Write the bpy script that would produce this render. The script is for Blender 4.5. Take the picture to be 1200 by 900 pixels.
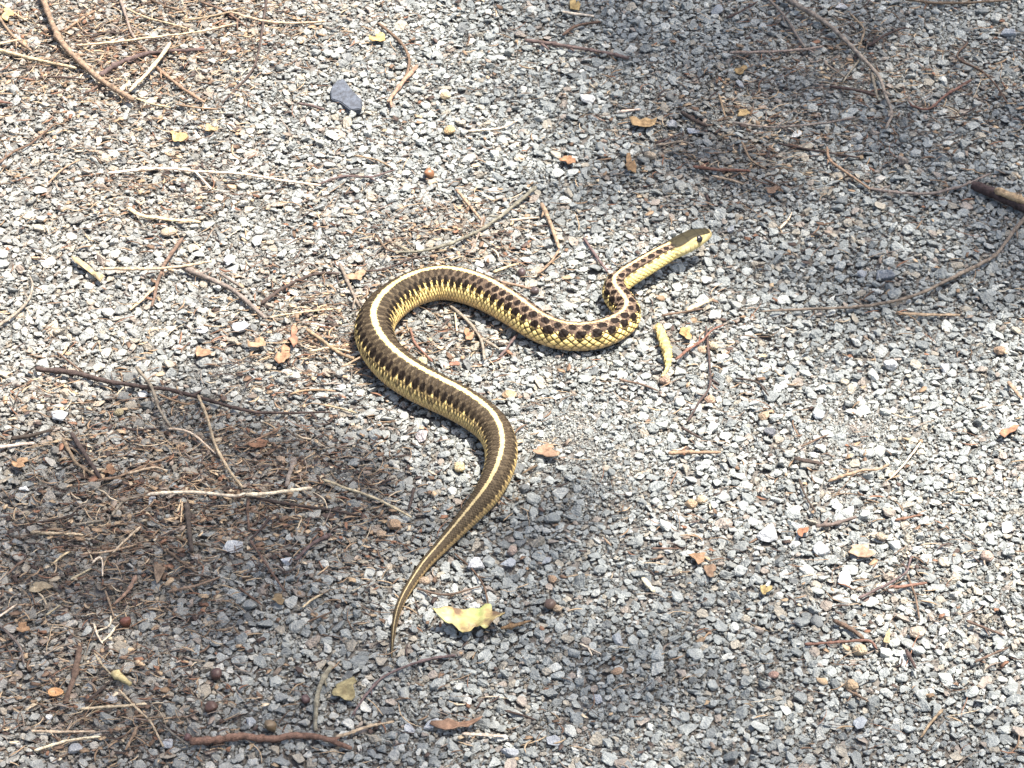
import bpy, bmesh, math, random
import numpy as np
from mathutils import Vector, Matrix, noise

# ---------------------------------------------------------------- camera, sky, sun, exposure
sc = bpy.context.scene
for o in list(bpy.data.objects):
    bpy.data.objects.remove(o)
R = math.radians
ELEV, DIST, HALFW = R(38), 1.70, 0.300          # view elevation, distance to the aim point, half width of the view there
AIM = Vector((0, 0, 0.0))
CAM = AIM + Vector((0, -DIST*math.cos(ELEV), DIST*math.sin(ELEV)))
FOV = 2*math.atan(HALFW/DIST)
cd = bpy.data.cameras.new('camera'); cam = bpy.data.objects.new('camera', cd)
sc.collection.objects.link(cam); sc.camera = cam
cam.location = CAM; cam.rotation_euler = (math.pi/2-ELEV, 0, 0)
cd.angle = FOV; cd.sensor_fit = 'HORIZONTAL'; cd.clip_start = .01; cd.clip_end = 500

SUN = Vector((0.30, 0.02, 1.0)).normalized()     # towards the sun
sun_el = math.asin(SUN.z); sun_az = math.atan2(SUN.x, SUN.y)
w = bpy.data.worlds.new('World'); sc.world = w; w.use_nodes = True
nt = w.node_tree; bg = nt.nodes['Background']
sky = nt.nodes.new('ShaderNodeTexSky'); sky.sky_type = 'NISHITA'; sky.sun_disc = False
sky.dust_density = 4.0; sky.sun_elevation = sun_el; sky.sun_rotation = sun_az
nt.links.new(sky.outputs[0], bg.inputs[0]); bg.inputs[1].default_value = 0.115
ld = bpy.data.lights.new('sun', 'SUN'); ld.energy = 5.0; ld.angle = R(0.55); ld.color = (1, .955, .89)
lo = bpy.data.objects.new('sun', ld); sc.collection.objects.link(lo)
lo.rotation_euler = SUN.to_track_quat('Z', 'Y').to_euler(); lo.location = (1, 1, 8)
sc.view_settings.view_transform = 'Standard'; sc.view_settings.look = 'None'
sc.view_settings.exposure = 1.52; sc.view_settings.gamma = 1
sc.view_settings.use_curve_mapping = False

# ---------------------------------------------------------------- helpers
rng = np.random.default_rng(7); random.seed(7)
C = sc.collection
FPX = 600/math.tan(FOV/2)
CF = Vector((0, math.cos(ELEV), -math.sin(ELEV))); CU = Vector((0, math.sin(ELEV), math.cos(ELEV)))
def P(x, y, z=0.0):                              # photo pixel (1200x900) -> point at height z above the ground
    d = CF*FPX + Vector((1, 0, 0))*(x-600) + CU*(450-y)
    t = (z-CAM.z)/d.z
    return CAM + d*t
def mpp(p):                                      # metres per photo pixel at a point
    return (Vector(p)-CAM).dot(CF)/FPX
def proj(p):
    v = np.asarray(p)-np.array(CAM)
    dep = v@np.array(CF)
    return 600+FPX*v[..., 0]/dep, 450-FPX*(v@np.array(CU))/dep
def link(name, me, parent=None, mat=None):
    o = bpy.data.objects.new(name, me); C.objects.link(o)
    if parent is not None: o.parent = parent
    if mat is not None and me is not None and not me.materials: me.materials.append(mat)
    return o
def tag(o, label, cat, group=None):
    o['label'] = label; o['category'] = cat
    if group: o['group'] = group
    return o
def mesh_np(name, v, f, smooth=True):
    me = bpy.data.meshes.new(name)
    me.from_pydata([tuple(a) for a in v], [], f if isinstance(f, list) else f.tolist())
    if smooth:
        me.polygons.foreach_set('use_smooth', [True]*len(me.polygons))
    me.update(); return me
def catmull(pts, n):
    p = np.asarray(pts, float)
    p = np.vstack([2*p[0]-p[1], p, 2*p[-1]-p[-2]])
    out = []
    for i in range(1, len(p)-2):
        t = np.linspace(0, 1, n, endpoint=False)[:, None]
        a, b, c, d = p[i-1], p[i], p[i+1], p[i+2]
        out.append(.5*(2*b+(c-a)*t+(2*a-5*b+4*c-d)*t**2+(3*b-a-3*c+d)*t**3))
    out.append(p[-2][None]); return np.vstack(out)
def resample(q, step, dims=3):
    s = np.r_[0, np.cumsum(np.linalg.norm(np.diff(q[:, :dims], axis=0), axis=1))]
    n = max(3, int(s[-1]/step)+1); t = np.linspace(0, s[-1], n)
    return np.stack([np.interp(t, s, q[:, k]) for k in range(q.shape[1])], 1), t
def blobs(x, y, L):
    r = np.zeros_like(np.asarray(x, float))
    for (cx, cy, sx, sy, a) in L:
        r = r + a*np.exp(-(((x-cx)/sx)**2+((y-cy)/sy)**2))
    return r

# ---------------------------------------------------------------- materials
def newmat(name):
    m = bpy.data.materials.new(name); m.use_nodes = True
    return m, m.node_tree, m.node_tree.nodes['Principled BSDF']
def N(t, kind, **kw):
    n = t.nodes.new(kind)
    for k, v in kw.items():
        if k.startswith('i_'): n.inputs[k[2:].replace('_', ' ')].default_value = v
        else: setattr(n, k, v)
    return n
def mul(t, a, b, blend='MULTIPLY', fac=1.0):
    n = t.nodes.new('ShaderNodeMix'); n.data_type = 'RGBA'; n.blend_type = blend
    n.inputs[0].default_value = fac
    for i, s in ((6, a), (7, b)):
        if hasattr(s, 'links') or isinstance(s, bpy.types.NodeSocket): t.links.new(s, n.inputs[i])
        else: n.inputs[i].default_value = s
    return n.outputs[2], n
def ramp(t, src, stops):
    n = t.nodes.new('ShaderNodeValToRGB'); e = n.color_ramp.elements
    while len(e) < len(stops): e.new(.5)
    for i, (p, c) in enumerate(stops):
        e[i].position = p; e[i].color = (*c, 1) if len(c) == 3 else c
    t.links.new(src, n.inputs[0]); return n.outputs[0]
def surface(name, src, scale, lo, hi, bump=.3, bscale=None, rough=.8, dist=.0004, spec=.3, coord='Object', stretch=None):
    """colour source ('obj' object colour, 'inst' instance attribute, or an attribute name) mottled by noise, with fine relief"""
    m, t, b = newmat(name)
    if src == 'obj': col = N(t, 'ShaderNodeObjectInfo').outputs['Color']
    elif src == 'inst': col = N(t, 'ShaderNodeAttribute', attribute_type='INSTANCER', attribute_name='col').outputs['Color']
    else: col = N(t, 'ShaderNodeAttribute', attribute_type='GEOMETRY', attribute_name=src).outputs['Color']
    tc = N(t, 'ShaderNodeTexCoord').outputs[coord]
    if stretch:
        mp = N(t, 'ShaderNodeMapping'); mp.inputs['Scale'].default_value = stretch
        t.links.new(tc, mp.inputs[0]); tc = mp.outputs[0]
    n1 = N(t, 'ShaderNodeTexNoise', i_Scale=scale, i_Detail=5.0, i_Roughness=.65); t.links.new(tc, n1.inputs['Vector'])
    r = ramp(t, n1.outputs[0], [(.3, lo), (.7, hi)])
    c, _ = mul(t, col, r); t.links.new(c, b.inputs['Base Color'])
    n2 = N(t, 'ShaderNodeTexNoise', i_Scale=bscale or scale*3, i_Detail=4.0); t.links.new(tc, n2.inputs['Vector'])
    bp = N(t, 'ShaderNodeBump', i_Strength=bump, i_Distance=dist); t.links.new(n2.outputs[0], bp.inputs['Height'])
    t.links.new(bp.outputs[0], b.inputs['Normal'])
    b.inputs['Roughness'].default_value = rough; b.inputs['Specular IOR Level'].default_value = spec
    return m
M_STONE_I = surface('crushed_stone', 'inst', 1.3, (.66, .66, .68), (1.24, 1.23, 1.2), .45, 5, .72, .10, .35)
M_STONE_O = surface('crushed_stone_large', 'obj', 1.3, (.66, .66, .68), (1.24, 1.23, 1.2), .45, 5, .72, .10, .35)
M_LITTER = surface('dry_litter', 'inst', 300, (.6, .55, .5), (1.3, 1.25, 1.2), .3, 900, .75, .0003)
M_TWIG = surface('twig_bark', 'obj', 330, (.38, .35, .33), (1.5, 1.47, 1.42), .9, 1100, .85, .0007)
M_PEBBLE = surface('smooth_pebble', 'obj', 2.2, (.6, .57, .55), (1.25, 1.25, 1.25), .5, 7, .75, .08)
M_SEED = surface('seed_shell', 'obj', 300, (.6, .55, .5), (1.25, 1.2, 1.2), .2, 900, .42, .0003, .5)
M_FLAKE = surface('leaf_flake', 'obj', 260, (.42, .38, .34), (1.3, 1.3, 1.28), .6, 800, .72, .0005)

# ground dirt: brown grey grit with paler dust patches; far from the place it carries on as fine gravel
m, t, b = newmat('dusty_dirt')
tc = N(t, 'ShaderNodeTexCoord').outputs['Object']
n1 = N(t, 'ShaderNodeTexNoise', i_Scale=14.0, i_Detail=6.0); t.links.new(tc, n1.inputs['Vector'])
n2 = N(t, 'ShaderNodeTexNoise', i_Scale=520.0, i_Detail=6.0, i_Roughness=.7); t.links.new(tc, n2.inputs['Vector'])
v1 = N(t, 'ShaderNodeTexVoronoi', i_Scale=260.0); t.links.new(tc, v1.inputs['Vector'])
c1 = ramp(t, n1.outputs[0], [(.40, (.12, .108, .094)), (.72, (.21, .198, .18))])
c2 = ramp(t, n2.outputs[0], [(.3, (.55, .54, .53)), (.72, (1.4, 1.38, 1.36))])
c3, _ = mul(t, c1, c2); c4, _ = mul(t, c3, ramp(t, v1.outputs['Distance'], [(.1, (1.15, 1.15, 1.15)), (.6, (.8, .79, .78))]))
t.links.new(c4, b.inputs['Base Color']); b.inputs['Roughness'].default_value = .95
bp = N(t, 'ShaderNodeBump', i_Strength=.9, i_Distance=.0015); t.links.new(n2.outputs[0], bp.inputs['Height'])
t.links.new(bp.outputs[0], b.inputs['Normal']); M_DIRT = m

# ---------------------------------------------------------------- ground sheet
def ground_mesh():
    xs = np.r_[-60, -20, -6, -2, np.linspace(-.9, .9, 121), 2, 6, 20, 60]
    ys = np.r_[-60, -20, -6, -2, np.linspace(-.9, 1.1, 121), 2.4, 6, 20, 60]
    X, Y = np.meshgrid(xs, ys)
    Z = np.zeros_like(X)
    for i in range(X.shape[0]):
        for j in range(X.shape[1]):
            if abs(X[i, j]) < .89 and -.89 < Y[i, j] < 1.09:
                Z[i, j] = .0007*noise.noise(Vector((X[i, j]*30, Y[i, j]*30, 0)))
    n, mm = X.shape
    v = np.stack([X.ravel(), Y.ravel(), Z.ravel()], 1)
    I = np.arange(n*mm).reshape(n, mm)
    f = np.stack([I[:-1, :-1].ravel(), I[:-1, 1:].ravel(), I[1:, 1:].ravel(), I[1:, :-1].ravel()], 1)
    return mesh_np('ground', v, f)
ground = link('ground', ground_mesh(), None, M_DIRT); ground['kind'] = 'structure'

# ---------------------------------------------------------------- stone shapes (unit size about 1 across)
def stone_mesh(seed, flat=.5, npts=15, bev=.055):
    r = random.Random(seed); bm = bmesh.new()
    ax = (1, r.uniform(.62, .95), flat*r.uniform(.75, 1.25))
    for _ in range(npts):
        d = Vector((r.gauss(0, 1), r.gauss(0, 1), r.gauss(0, 1))).normalized()
        k = r.uniform(.86, 1.1)*.5
        p = 3.2                                   # towards a rounded block
        q = (sum(abs(c)**p for c in d))**(-1/p)
        bm.verts.new((d.x*k*ax[0]*(q*.5+.5), d.y*k*ax[1]*(q*.5+.5), d.z*k*ax[2]*(q*.5+.5)))
    h = bmesh.ops.convex_hull(bm, input=bm.verts)
    bmesh.ops.delete(bm, geom=[g for g in h['geom_interior'] if isinstance(g, bmesh.types.BMVert)], context='VERTS')
    bmesh.ops.dissolve_limit(bm, angle_limit=R(17), verts=bm.verts, edges=bm.edges)
    bmesh.ops.bevel(bm, geom=list(bm.edges), offset=bev, segments=1, affect='EDGES', clamp_overlap=True)
    bmesh.ops.triangulate(bm, faces=bm.faces)
    bmesh.ops.recalc_face_normals(bm, faces=bm.faces)
    me = bpy.data.meshes.new('stone_shape'); bm.to_mesh(me); bm.free(); return me
NST = 36
st_me = [stone_mesh(100+i, flat=(.36, .46, .60)[i % 3]) for i in range(NST)]
def grains_mesh(seed):                           # a small patch of grit, several grains joined
    r = random.Random(seed); V = []; F = []
    for g in range(11):
        bm = bmesh.new(); s = r.uniform(.10, .26)
        for _ in range(9):
            d = Vector((r.gauss(0, 1), r.gauss(0, 1), r.gauss(0, .8))).normalized()*s*.5*r.uniform(.8, 1.15); bm.verts.new(d)
        h = bmesh.ops.convex_hull(bm, input=bm.verts)
        bmesh.ops.delete(bm, geom=[q for q in h['geom_interior'] if isinstance(q, bmesh.types.BMVert)], context='VERTS')
        off = Vector((r.uniform(-.5, .5), r.uniform(-.5, .5), r.uniform(0, .06)))
        bm.verts.index_update(); k = len(V)
        V += [tuple(v.co+off) for v in bm.verts]; F += [[k+v.index for v in f.verts] for f in bm.faces]; bm.free()
    return mesh_np('grit_shape', V, F, False)

protos = bpy.data.collections.new('shapes_stone')      # not linked: only a source of shapes
for i, me in enumerate(st_me):
    me.materials.append(M_STONE_I)
    protos.objects.link(bpy.data.objects.new('shape_%02d' % i, me))
NGR = 8
for i in range(NGR):
    me = grains_mesh(500+i); me.materials.append(M_STONE_I)
    protos.objects.link(bpy.data.objects.new('shape_%02d' % (NST+i), me))

def scatter(name, pos, rot, scl, idx, col, coll):
    me = bpy.data.meshes.new(name); n = len(pos)
    me.vertices.add(n); me.vertices.foreach_set('co', np.asarray(pos, np.float32).ravel())
    for nm, ty, dat, key in (('rot', 'FLOAT_VECTOR', rot, 'vector'), ('scl', 'FLOAT_VECTOR', scl, 'vector'),
                             ('idx', 'INT', idx, 'value'), ('col', 'FLOAT_COLOR', col, 'color')):
        a = me.attributes.new(nm, ty, 'POINT')
        a.data.foreach_set(key, np.asarray(dat, np.int32 if ty == 'INT' else np.float32).ravel())
    o = link(name, me)
    g = bpy.data.node_groups.new(name+'_scatter', 'GeometryNodeTree')
    g.interface.new_socket('Geometry', in_out='INPUT', socket_type='NodeSocketGeometry')
    g.interface.new_socket('Geometry', in_out='OUTPUT', socket_type='NodeSocketGeometry')
    gi = g.nodes.new('NodeGroupInput'); go = g.nodes.new('NodeGroupOutput')
    ip = g.nodes.new('GeometryNodeInstanceOnPoints'); ci = g.nodes.new('GeometryNodeCollectionInfo')
    ci.inputs['Collection'].default_value = coll
    ci.inputs['Separate Children'].default_value = True; ci.inputs['Reset Children'].default_value = True
    def at(nm, ty):
        a = g.nodes.new('GeometryNodeInputNamedAttribute'); a.data_type = ty; a.inputs['Name'].default_value = nm
        return a.outputs['Attribute']
    L = g.links.new
    L(gi.outputs[0], ip.inputs['Points']); L(ci.outputs[0], ip.inputs['Instance'])
    ip.inputs['Pick Instance'].default_value = True
    L(at('idx', 'INT'), ip.inputs['Instance Index']); L(at('rot', 'FLOAT_VECTOR'), ip.inputs['Rotation'])
    L(at('scl', 'FLOAT_VECTOR'), ip.inputs['Scale']); L(ip.outputs[0], go.inputs[0])
    md = o.modifiers.new('scatter', 'NODES'); md.node_group = g
    return o

# ---------------------------------------------------------------- gravel: sizes, places, colours
# pixel fields (photo px): places where fine dust replaces stones, and where plant litter gathers
DUST = [(645, 505, 60, 38, .95), (1030, 500, 75, 28, 1.0), (700, 565, 85, 50, .7), (800, 800, 90, 50, .4), (480, 60, 80, 50, .3), (1100, 620, 60, 40, .4), (130, 385, 60, 22, .5), (300, 440, 90, 30, .45),
        (1010, 80, 70, 40, .45), (960, 470, 50, 25, .4), (740, 860, 60, 35, .5), (320, 808, 25, 14, .8), (930, 520, 60, 25, .4),
        (650, 425, 40, 18, .6), (60, 640, 70, 50, .2)]
LIT = [(110, 60, 150, 75, 1.0), (300, 30, 110, 40, .55), (170, 590, 170, 85, 1.15), (100, 700, 120, 90, .9), (130, 835, 130, 50, .9),
       (300, 560, 140, 55, .8), (360, 380, 110, 70, .75), (540, 280, 110, 45, .8), (850, 165, 95, 75, .95), (980, 60, 90, 55, .6),
       (815, 390, 50, 40, .5), (820, 650, 45, 30, .6), (540, 395, 50, 28, .6), (200, 230, 150, 60, .45), (1040, 670, 70, 40, .3),
       (60, 480, 90, 50, .5), (420, 640, 60, 80, .4), (960, 545, 60, 25, .4), (1130, 110, 70, 60, .35), (560, 850, 110, 25, .3)]
def stone_cols(n, x, y, lit):
    base = np.array([(.265, .275, .28), (.325, .335, .338), (.21, .22, .228), (.42, .42, .415), (.33, .295, .255), (.30, .255, .23), (.55, .545, .53), (.14, .145, .152)])
    pr = np.array([.31, .30, .16, .10, .07, .04, .012, .012])
    c = base[rng.choice(len(base), n, p=pr/pr.sum())]
    c = c*rng.uniform(.84, 1.18, (n, 1))
    w = np.clip(lit, 0, 1)[:, None]*.65*rng.random((n, 1))
    c = c*(1-w)+np.array([.20, .16, .12])*w
    ww = (np.clip(.75-x/800, 0, .8)*rng.uniform(.2, .9, n))[:, None]       # browner, dustier stones on the littered side, with a warm sunlight cast painted in
    c = c*(1-ww)+c*np.array([1.09, .97, .89])*ww
    return np.c_[c*np.array([1.0, 1.005, .925]), np.ones(n)]
X0, X1, Y0, Y1 = -.60, .60, -.55, .72
# stones one can pick out in the photo: px, py, width px, colour
BIG = [(280, 387, 25, (.5, .5, .49)), (237, 388, 16, (.48, .48, .46)), (267, 307, 20, (.46, .46, .46)), (337, 658, 19, (.5, .53, .54)),
       (273, 643, 25, (.42, .44, .44)), (58, 842, 14, (.6, .58, .52)), (13, 783, 20, (.09, .095, .10)), (902, 508, 17, (.11, .12, .14)),
       (837, 373, 20, (.52, .5, .42)), (900, 627, 32, (.33, .345, .35)), (963, 647, 26, (.33, .36, .37)), (990, 680, 22, (.5, .51, .51)),
       (1007, 850, 24, (.27, .32, .37)), (1067, 857, 18, (.36, .41, .38)), (28, 575, 13, (.68, .66, .6)), (1032, 212, 16, (.55, .48, .36)),
       (495, 513, 20, (.42, .33, .3)), (675, 418, 13, (.42, .36, .29)), (688, 118, 22, (.56, .55, .5)), (856, 270, 14, (.34, .37, .39)),
       (1035, 325, 26, (.20, .23, .26)), (1010, 323, 14, (.3, .33, .36)), (560, 665, 24, (.42, .43, .44)), (1180, 40, 22, (.3, .34, .38)),
       (840, 15, 22, (.22, .26, .30)), (985, 10, 16, (.44, .45, .45)), (866, 100, 18, (.3, .33, .35)), (88, 880, 20, (.3, .31, .32)),
       (596, 885, 22, (.33, .36, .39)), (505, 852, 22, (.36, .39, .42)), (480, 855, 16, (.42, .44, .46)), (650, 870, 20, (.3, .33, .37)),
       (490, 565, 12, (.5, .46, .36)), (178, 590, 20, (.36, .37, .37)), (167, 463, 13, (.55, .55, .52)), (70, 490, 22, (.44, .46, .46)),
       (400, 455, 14, (.5, .48, .43)), (933, 160, 15, (.56, .53, .46)), (812, 155, 20, (.3, .34, .39)), (787, 148, 16, (.36, .37, .38)),
       (1107, 432, 16, (.5, .52, .53)), (1180, 620, 22, (.55, .58, .6)), (1040, 430, 22, (.44, .45, .46)), (960, 488, 16, (.37, .42, .46)),
       (135, 790, 14, (.14, .14, .14)), (130, 820, 20, (.36, .36, .35)), (295, 850, 20, (.36, .39, .40)), (197, 873, 18, (.42, .44, .45)),
       (640, 660, 18, (.3, .34, .37)), (595, 665, 22, (.3, .35, .4)), (725, 750, 20, (.28, .32, .35)), (700, 820, 14, (.4, .42, .44))]
cx, cy, cd_, ccol = [], [], [], {}
for k, (px, py, wd, c) in enumerate(BIG):
    q = P(px, py, .002); cx.append(q.x); cy.append(q.y); cd_.append(wd*mpp(q)); ccol[k] = c
NC = 480000
dia = np.exp(rng.normal(math.log(.0031), .42, NC)); dia = np.clip(dia, .0018, .0100)
dia = np.sort(dia)[::-1]
gx = rng.uniform(X0, X1, NC); gy = rng.uniform(Y0, Y1, NC)
pxx, pyy = proj(np.stack([gx, gy, np.full(NC, .002)], 1))
du = blobs(pxx, pyy, DUST)
nz = np.array([noise.noise(Vector((a*9, b*9, 3))) for a, b in zip(gx[:], gy[:])])
keep = rng.random(NC) > np.clip(du*1.1+.35*nz-.05, 0, .93)
gx = np.r_[cx, gx[keep]]; gy = np.r_[cy, gy[keep]]; dia = np.r_[cd_, dia[keep]]
CELL = .0042; grid = {}; acc = []
for i in range(len(gx)):
    x, y, d = gx[i], gy[i], dia[i]; a = int(x//CELL); b_ = int(y//CELL); ok = True
    rr = 2 if i > 4000 else 5
    for ii in range(a-rr, a+rr+1):
        for jj in range(b_-rr, b_+rr+1):
            for k in grid.get((ii, jj), ()):
                mn = .345*(d+dia[k])
                if (x-gx[k])**2+(y-gy[k])**2 < mn*mn: ok = False; break
            if not ok: break
        if not ok: break
    if ok or i < len(BIG):
        grid.setdefault((a, b_), []).append(i); acc.append(i)
acc = np.array(acc); n = len(acc)
sx, sy, sd = gx[acc], gy[acc], dia[acc]
tilt = rng.normal(0, .26, (n, 2)); rot = np.c_[tilt, rng.uniform(0, 6.283, n)]
scl = sd[:, None]*np.c_[np.full(n, 1.1), rng.uniform(.88, 1.12, n)*1.05, rng.uniform(.8, 1.15, n)]
sz = sd*.20+rng.uniform(-.0002, .0011, n)
idx = rng.integers(0, NST, n)
px_, py_ = proj(np.stack([sx, sy, sz], 1)); lit = blobs(px_, py_, LIT)
col = stone_cols(n, px_, py_, lit)
for k in range(len(BIG)): col[k, :3] = .45*np.array(ccol[k])+.55*np.mean(ccol[k])*np.array([1.02, 1.0, .96]); tilt[k] *= .3
rot[:len(BIG), :2] *= .35; sz[:len(BIG)] += .001
# stones in view under the snake do not count among the ones shown; pick the 300 that show largest
inview = (px_ > 0) & (px_ < 1200) & (py_ > 0) & (py_ < 900)
size_px = np.where(inview, sd/np.array([mpp((a, b, 0)) for a, b in zip(sx, sy)]), 0)
size_px[:len(BIG)] += 100
top = np.argsort(-size_px)[:300]
isbig = np.zeros(n, bool); isbig[top] = True
me_o = []
for me in st_me:
    c = me.copy(); c.name = 'stone'; c.materials.clear(); c.materials.append(M_STONE_O); me_o.append(c)
for i in top:
    o = link('stone', me_o[idx[i]], ground); o.location = (sx[i], sy[i], sz[i]); o.rotation_euler = tuple(rot[i]); o.scale = tuple(scl[i])
    o.color = tuple(col[i])
# second, looser layer of chips lying over the first, and grit in the gaps
n2 = 42000
x2 = rng.uniform(X0, X1, n2); y2 = rng.uniform(Y0, Y1, n2); d2 = np.clip(np.exp(rng.normal(math.log(.0028), .33, n2)), .0022, .008)
p2 = proj(np.stack([x2, y2, np.full(n2, .004)], 1)); kk = rng.random(n2) > blobs(p2[0], p2[1], DUST)
x2, y2, d2 = x2[kk], y2[kk], d2[kk]; n2 = len(x2)
n3 = 46000
x3 = rng.uniform(X0, X1, n3); y3 = rng.uniform(Y0, Y1, n3)
xe = rng.uniform(-.32, .32, 60000); ye = rng.uniform(-.32, .45, 60000); ke = rng.random(60000) < blobs(*proj(np.c_[xe, ye, np.zeros(60000)]), DUST)*.9
x3 = np.r_[x3, xe[ke]]; y3 = np.r_[y3, ye[ke]]; n3 = len(x3)           # worn patches hold extra fines
s = ~isbig
pos = np.vstack([np.c_[sx, sy, sz][s], np.c_[x2, y2, d2*.2+rng.uniform(.0012, .0024, n2)], np.c_[x3, y3, rng.uniform(.0004, .0013, n3)]])
rots = np.vstack([rot[s], np.c_[rng.normal(0, .3, (n2, 2)), rng.uniform(0, 6.28, n2)], np.c_[np.zeros((n3, 2)), rng.uniform(0, 6.28, n3)]])
scls = np.vstack([scl[s], d2[:, None]*rng.uniform(.85, 1.15, (n2, 3)), np.repeat(np.where(np.arange(n3) < 46000, rng.uniform(.007, .0105, n3), rng.uniform(.0035, .0065, n3))[:, None], 3, 1)])
ids = np.r_[idx[s], rng.integers(0, NST, n2), rng.integers(NST, NST+NGR, n3)]
p2 = proj(np.c_[x2, y2, np.zeros(n2)]); p3 = proj(np.c_[x3, y3, np.zeros(n3)])
cols = np.vstack([col[s], stone_cols(n2, *p2, blobs(*p2, LIT)), stone_cols(n3, *p3, blobs(*p3, LIT)+.35)*np.c_[np.repeat((.72+.42*np.clip(blobs(*p3, DUST), 0, 1))[:, None], 3, 1), np.ones(n3)]])  # grit darker outside dust patches: shade of the gaps put into its colour
gravel = scatter('gravel', pos, rots, scls, ids, cols, protos); gravel['kind'] = 'stuff'
tag(gravel, 'loose crushed blue-grey gravel covering the whole path', 'gravel')
ZT = .0043                                       # height at which things rest on the gravel

# ---------------------------------------------------------------- loose plant litter (needles, shreds, flakes): too many to count
def needle(seed, ln, wd, bend):
    r = random.Random(seed); n = 6; V = []; F = []
    for i in range(n+1):
        u = i/n-.5; k = (1-abs(2*u)**3*.7)
        c = Vector((u*ln, bend*ln*(4*u*u-.5)+r.uniform(-.01, .01)*ln, r.uniform(-.02, .03)*ln*.6))
        for a in range(4):
            V.append(tuple(c+Vector((0, math.cos(a*1.5708)*wd*.5*k, math.sin(a*1.5708)*wd*.32*k))))
        if i:
            for a in range(4): F.append([(i-1)*4+a, (i-1)*4+(a+1) % 4, i*4+(a+1) % 4, i*4+a])
    F += [[3, 2, 1, 0], [n*4, n*4+1, n*4+2, n*4+3]]
    return mesh_np('litter_shape', V, F)
def chip(seed, ln, wd):
    r = random.Random(seed); k = 6; V = [(0, 0, .0004)]; F = []
    for th in (0, 1):
        for i in range(k):
            a = i/k*6.283+r.uniform(-.3, .3); q = r.uniform(.45, 1.2)
            V.append((math.cos(a)*ln*.5*q, math.sin(a)*wd*.5*q, r.uniform(-.0005, .0008)-th*.0004))
    for i in range(k):
        j = (i+1) % k; F += [[0, 1+i, 1+j], [1+i, 1+k+i, 1+k+j, 1+j]]
    F.append([1+k+i for i in range(k)][::-1])
    return mesh_np('litter_shape', V, F)
lp = bpy.data.collections.new('shapes_litter'); shapes = []
for i in range(10): shapes.append(needle(i, random.uniform(.012, .026), random.uniform(.0004, .0008), random.uniform(-.18, .18)))
for i in range(8): shapes.append(needle(50+i, random.uniform(.005, .011), random.uniform(.0007, .0015), random.uniform(-.2, .2)))
for i in range(8): shapes.append(chip(90+i, random.uniform(.003, .007), random.uniform(.0016, .0034)))
for i, me in enumerate(shapes):
    me.materials.append(M_LITTER); lp.objects.link(bpy.data.objects.new('litter_%02d' % i, me))
nl = 190000
lx = rng.uniform(X0, X1, nl); ly = rng.uniform(Y0, Y1, nl); lpx = proj(np.c_[lx, ly, np.full(nl, .004)])
far = np.array([noise.noise(Vector((a*5, b*5, 9))) for a, b in zip(lx, ly)])
den = np.clip(.035+.60*blobs(lpx[0], lpx[1], LIT)*(1+1.0*far), 0, 1)
out = (lpx[0] < -20) | (lpx[0] > 1220) | (lpx[1] < -20) | (lpx[1] > 920)
den = np.where(out, np.clip(.06+.35*far, .03, .4), den)
kk = rng.random(nl) < den; lx, ly = lx[kk], ly[kk]; nl = len(lx)
kind = rng.choice(3, nl, p=[.30, .42, .28])
li = np.where(kind == 0, rng.integers(0, 10, nl), np.where(kind == 1, rng.integers(10, 18, nl), rng.integers(18, 26, nl)))
lc = np.array([(.38, .29, .19), (.26, .185, .12), (.15, .10, .068), (.07, .05, .042), (.50, .42, .30), (.20, .11, .07), (.23, .19, .155)])
lcol = lc[rng.choice(7, nl, p=[.14, .17, .22, .21, .05, .09, .12])]*rng.uniform(.75, 1.25, (nl, 1))
litter = scatter('litter', np.c_[lx, ly, rng.uniform(.0028, .0050, nl)],
                 np.c_[rng.normal(0, .2, (nl, 2)), np.where(rng.random(nl) < .6, rng.normal(0, .5, nl), rng.uniform(0, 6.28, nl))],
                 np.repeat(rng.uniform(.6, 1.15, nl)[:, None], 3, 1), li, np.c_[lcol, np.ones(nl)], lp)
litter['kind'] = 'stuff'; tag(litter, 'dry needles, shreds and bark crumbs strewn over the gravel', 'litter')

# ---------------------------------------------------------------- the snake
# centre line in photo px, apparent width in px, height of the axis above the resting height (mm)
SP = [(459, 771, 1.6, 0), (460, 752, 4, 0), (462, 733, 6.5, 0), (468, 710, 9, 0), (479, 689, 11, 0), (496, 664, 13.5, 0), (514, 644, 16.5, 0), (534, 622, 21, 0),
      (553, 601, 26, 0), (570, 580, 31, 0), (581, 560, 34, 0), (587, 540, 37, 0), (586, 520, 39, 0), (577, 502, 41, 0), (560, 487, 43, 0), (539, 474, 44, 0),
      (515, 462, 45, 0), (491, 450, 46, 0), (468, 435, 46, 0), (451, 418, 46, 0), (441, 400, 46, 0), (439, 382, 46, 0), (449, 364, 45, 0), (468, 348, 43, 0),
      (491, 337, 42, 0), (516, 332, 42, 0), (541, 335, 42, 0), (563, 342, 42, 0), (585, 353, 41, 0), (606, 366, 40, 0), (628, 381, 38, 0), (650, 391, 36, 0),
      (674, 395, 35, 0), (698, 393, 35, 0), (718, 386, 34, 0), (732, 376, 33, 0), (735, 365, 32, .2), (728, 354, 32, .6), (721, 344, 31, 1.2), (722, 335, 29, 2.2), (731, 327, 27.5, 3.6),
      (745, 318, 26.5, 5.2), (760, 309, 25.5, 6.8), (775, 300, 24.5, 8.2), (790, 291.5, 24.5, 9.8), (805, 284, 24.5, 11.2), (820, 277.5, 24, 12.0), (833, 272, 24, 12.4)]
ctrl = []
for (x, y, wd, dz) in SP:
    r = .5*wd*mpp(P(x, y, .01)); z = r*.93+.0026+dz/1000
    q = P(x, y, z); ctrl.append((q.x, q.y, q.z, r))
spine, S = resample(catmull(ctrl, 24), .00042)
nS = len(spine); LEN = S[-1]
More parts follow.
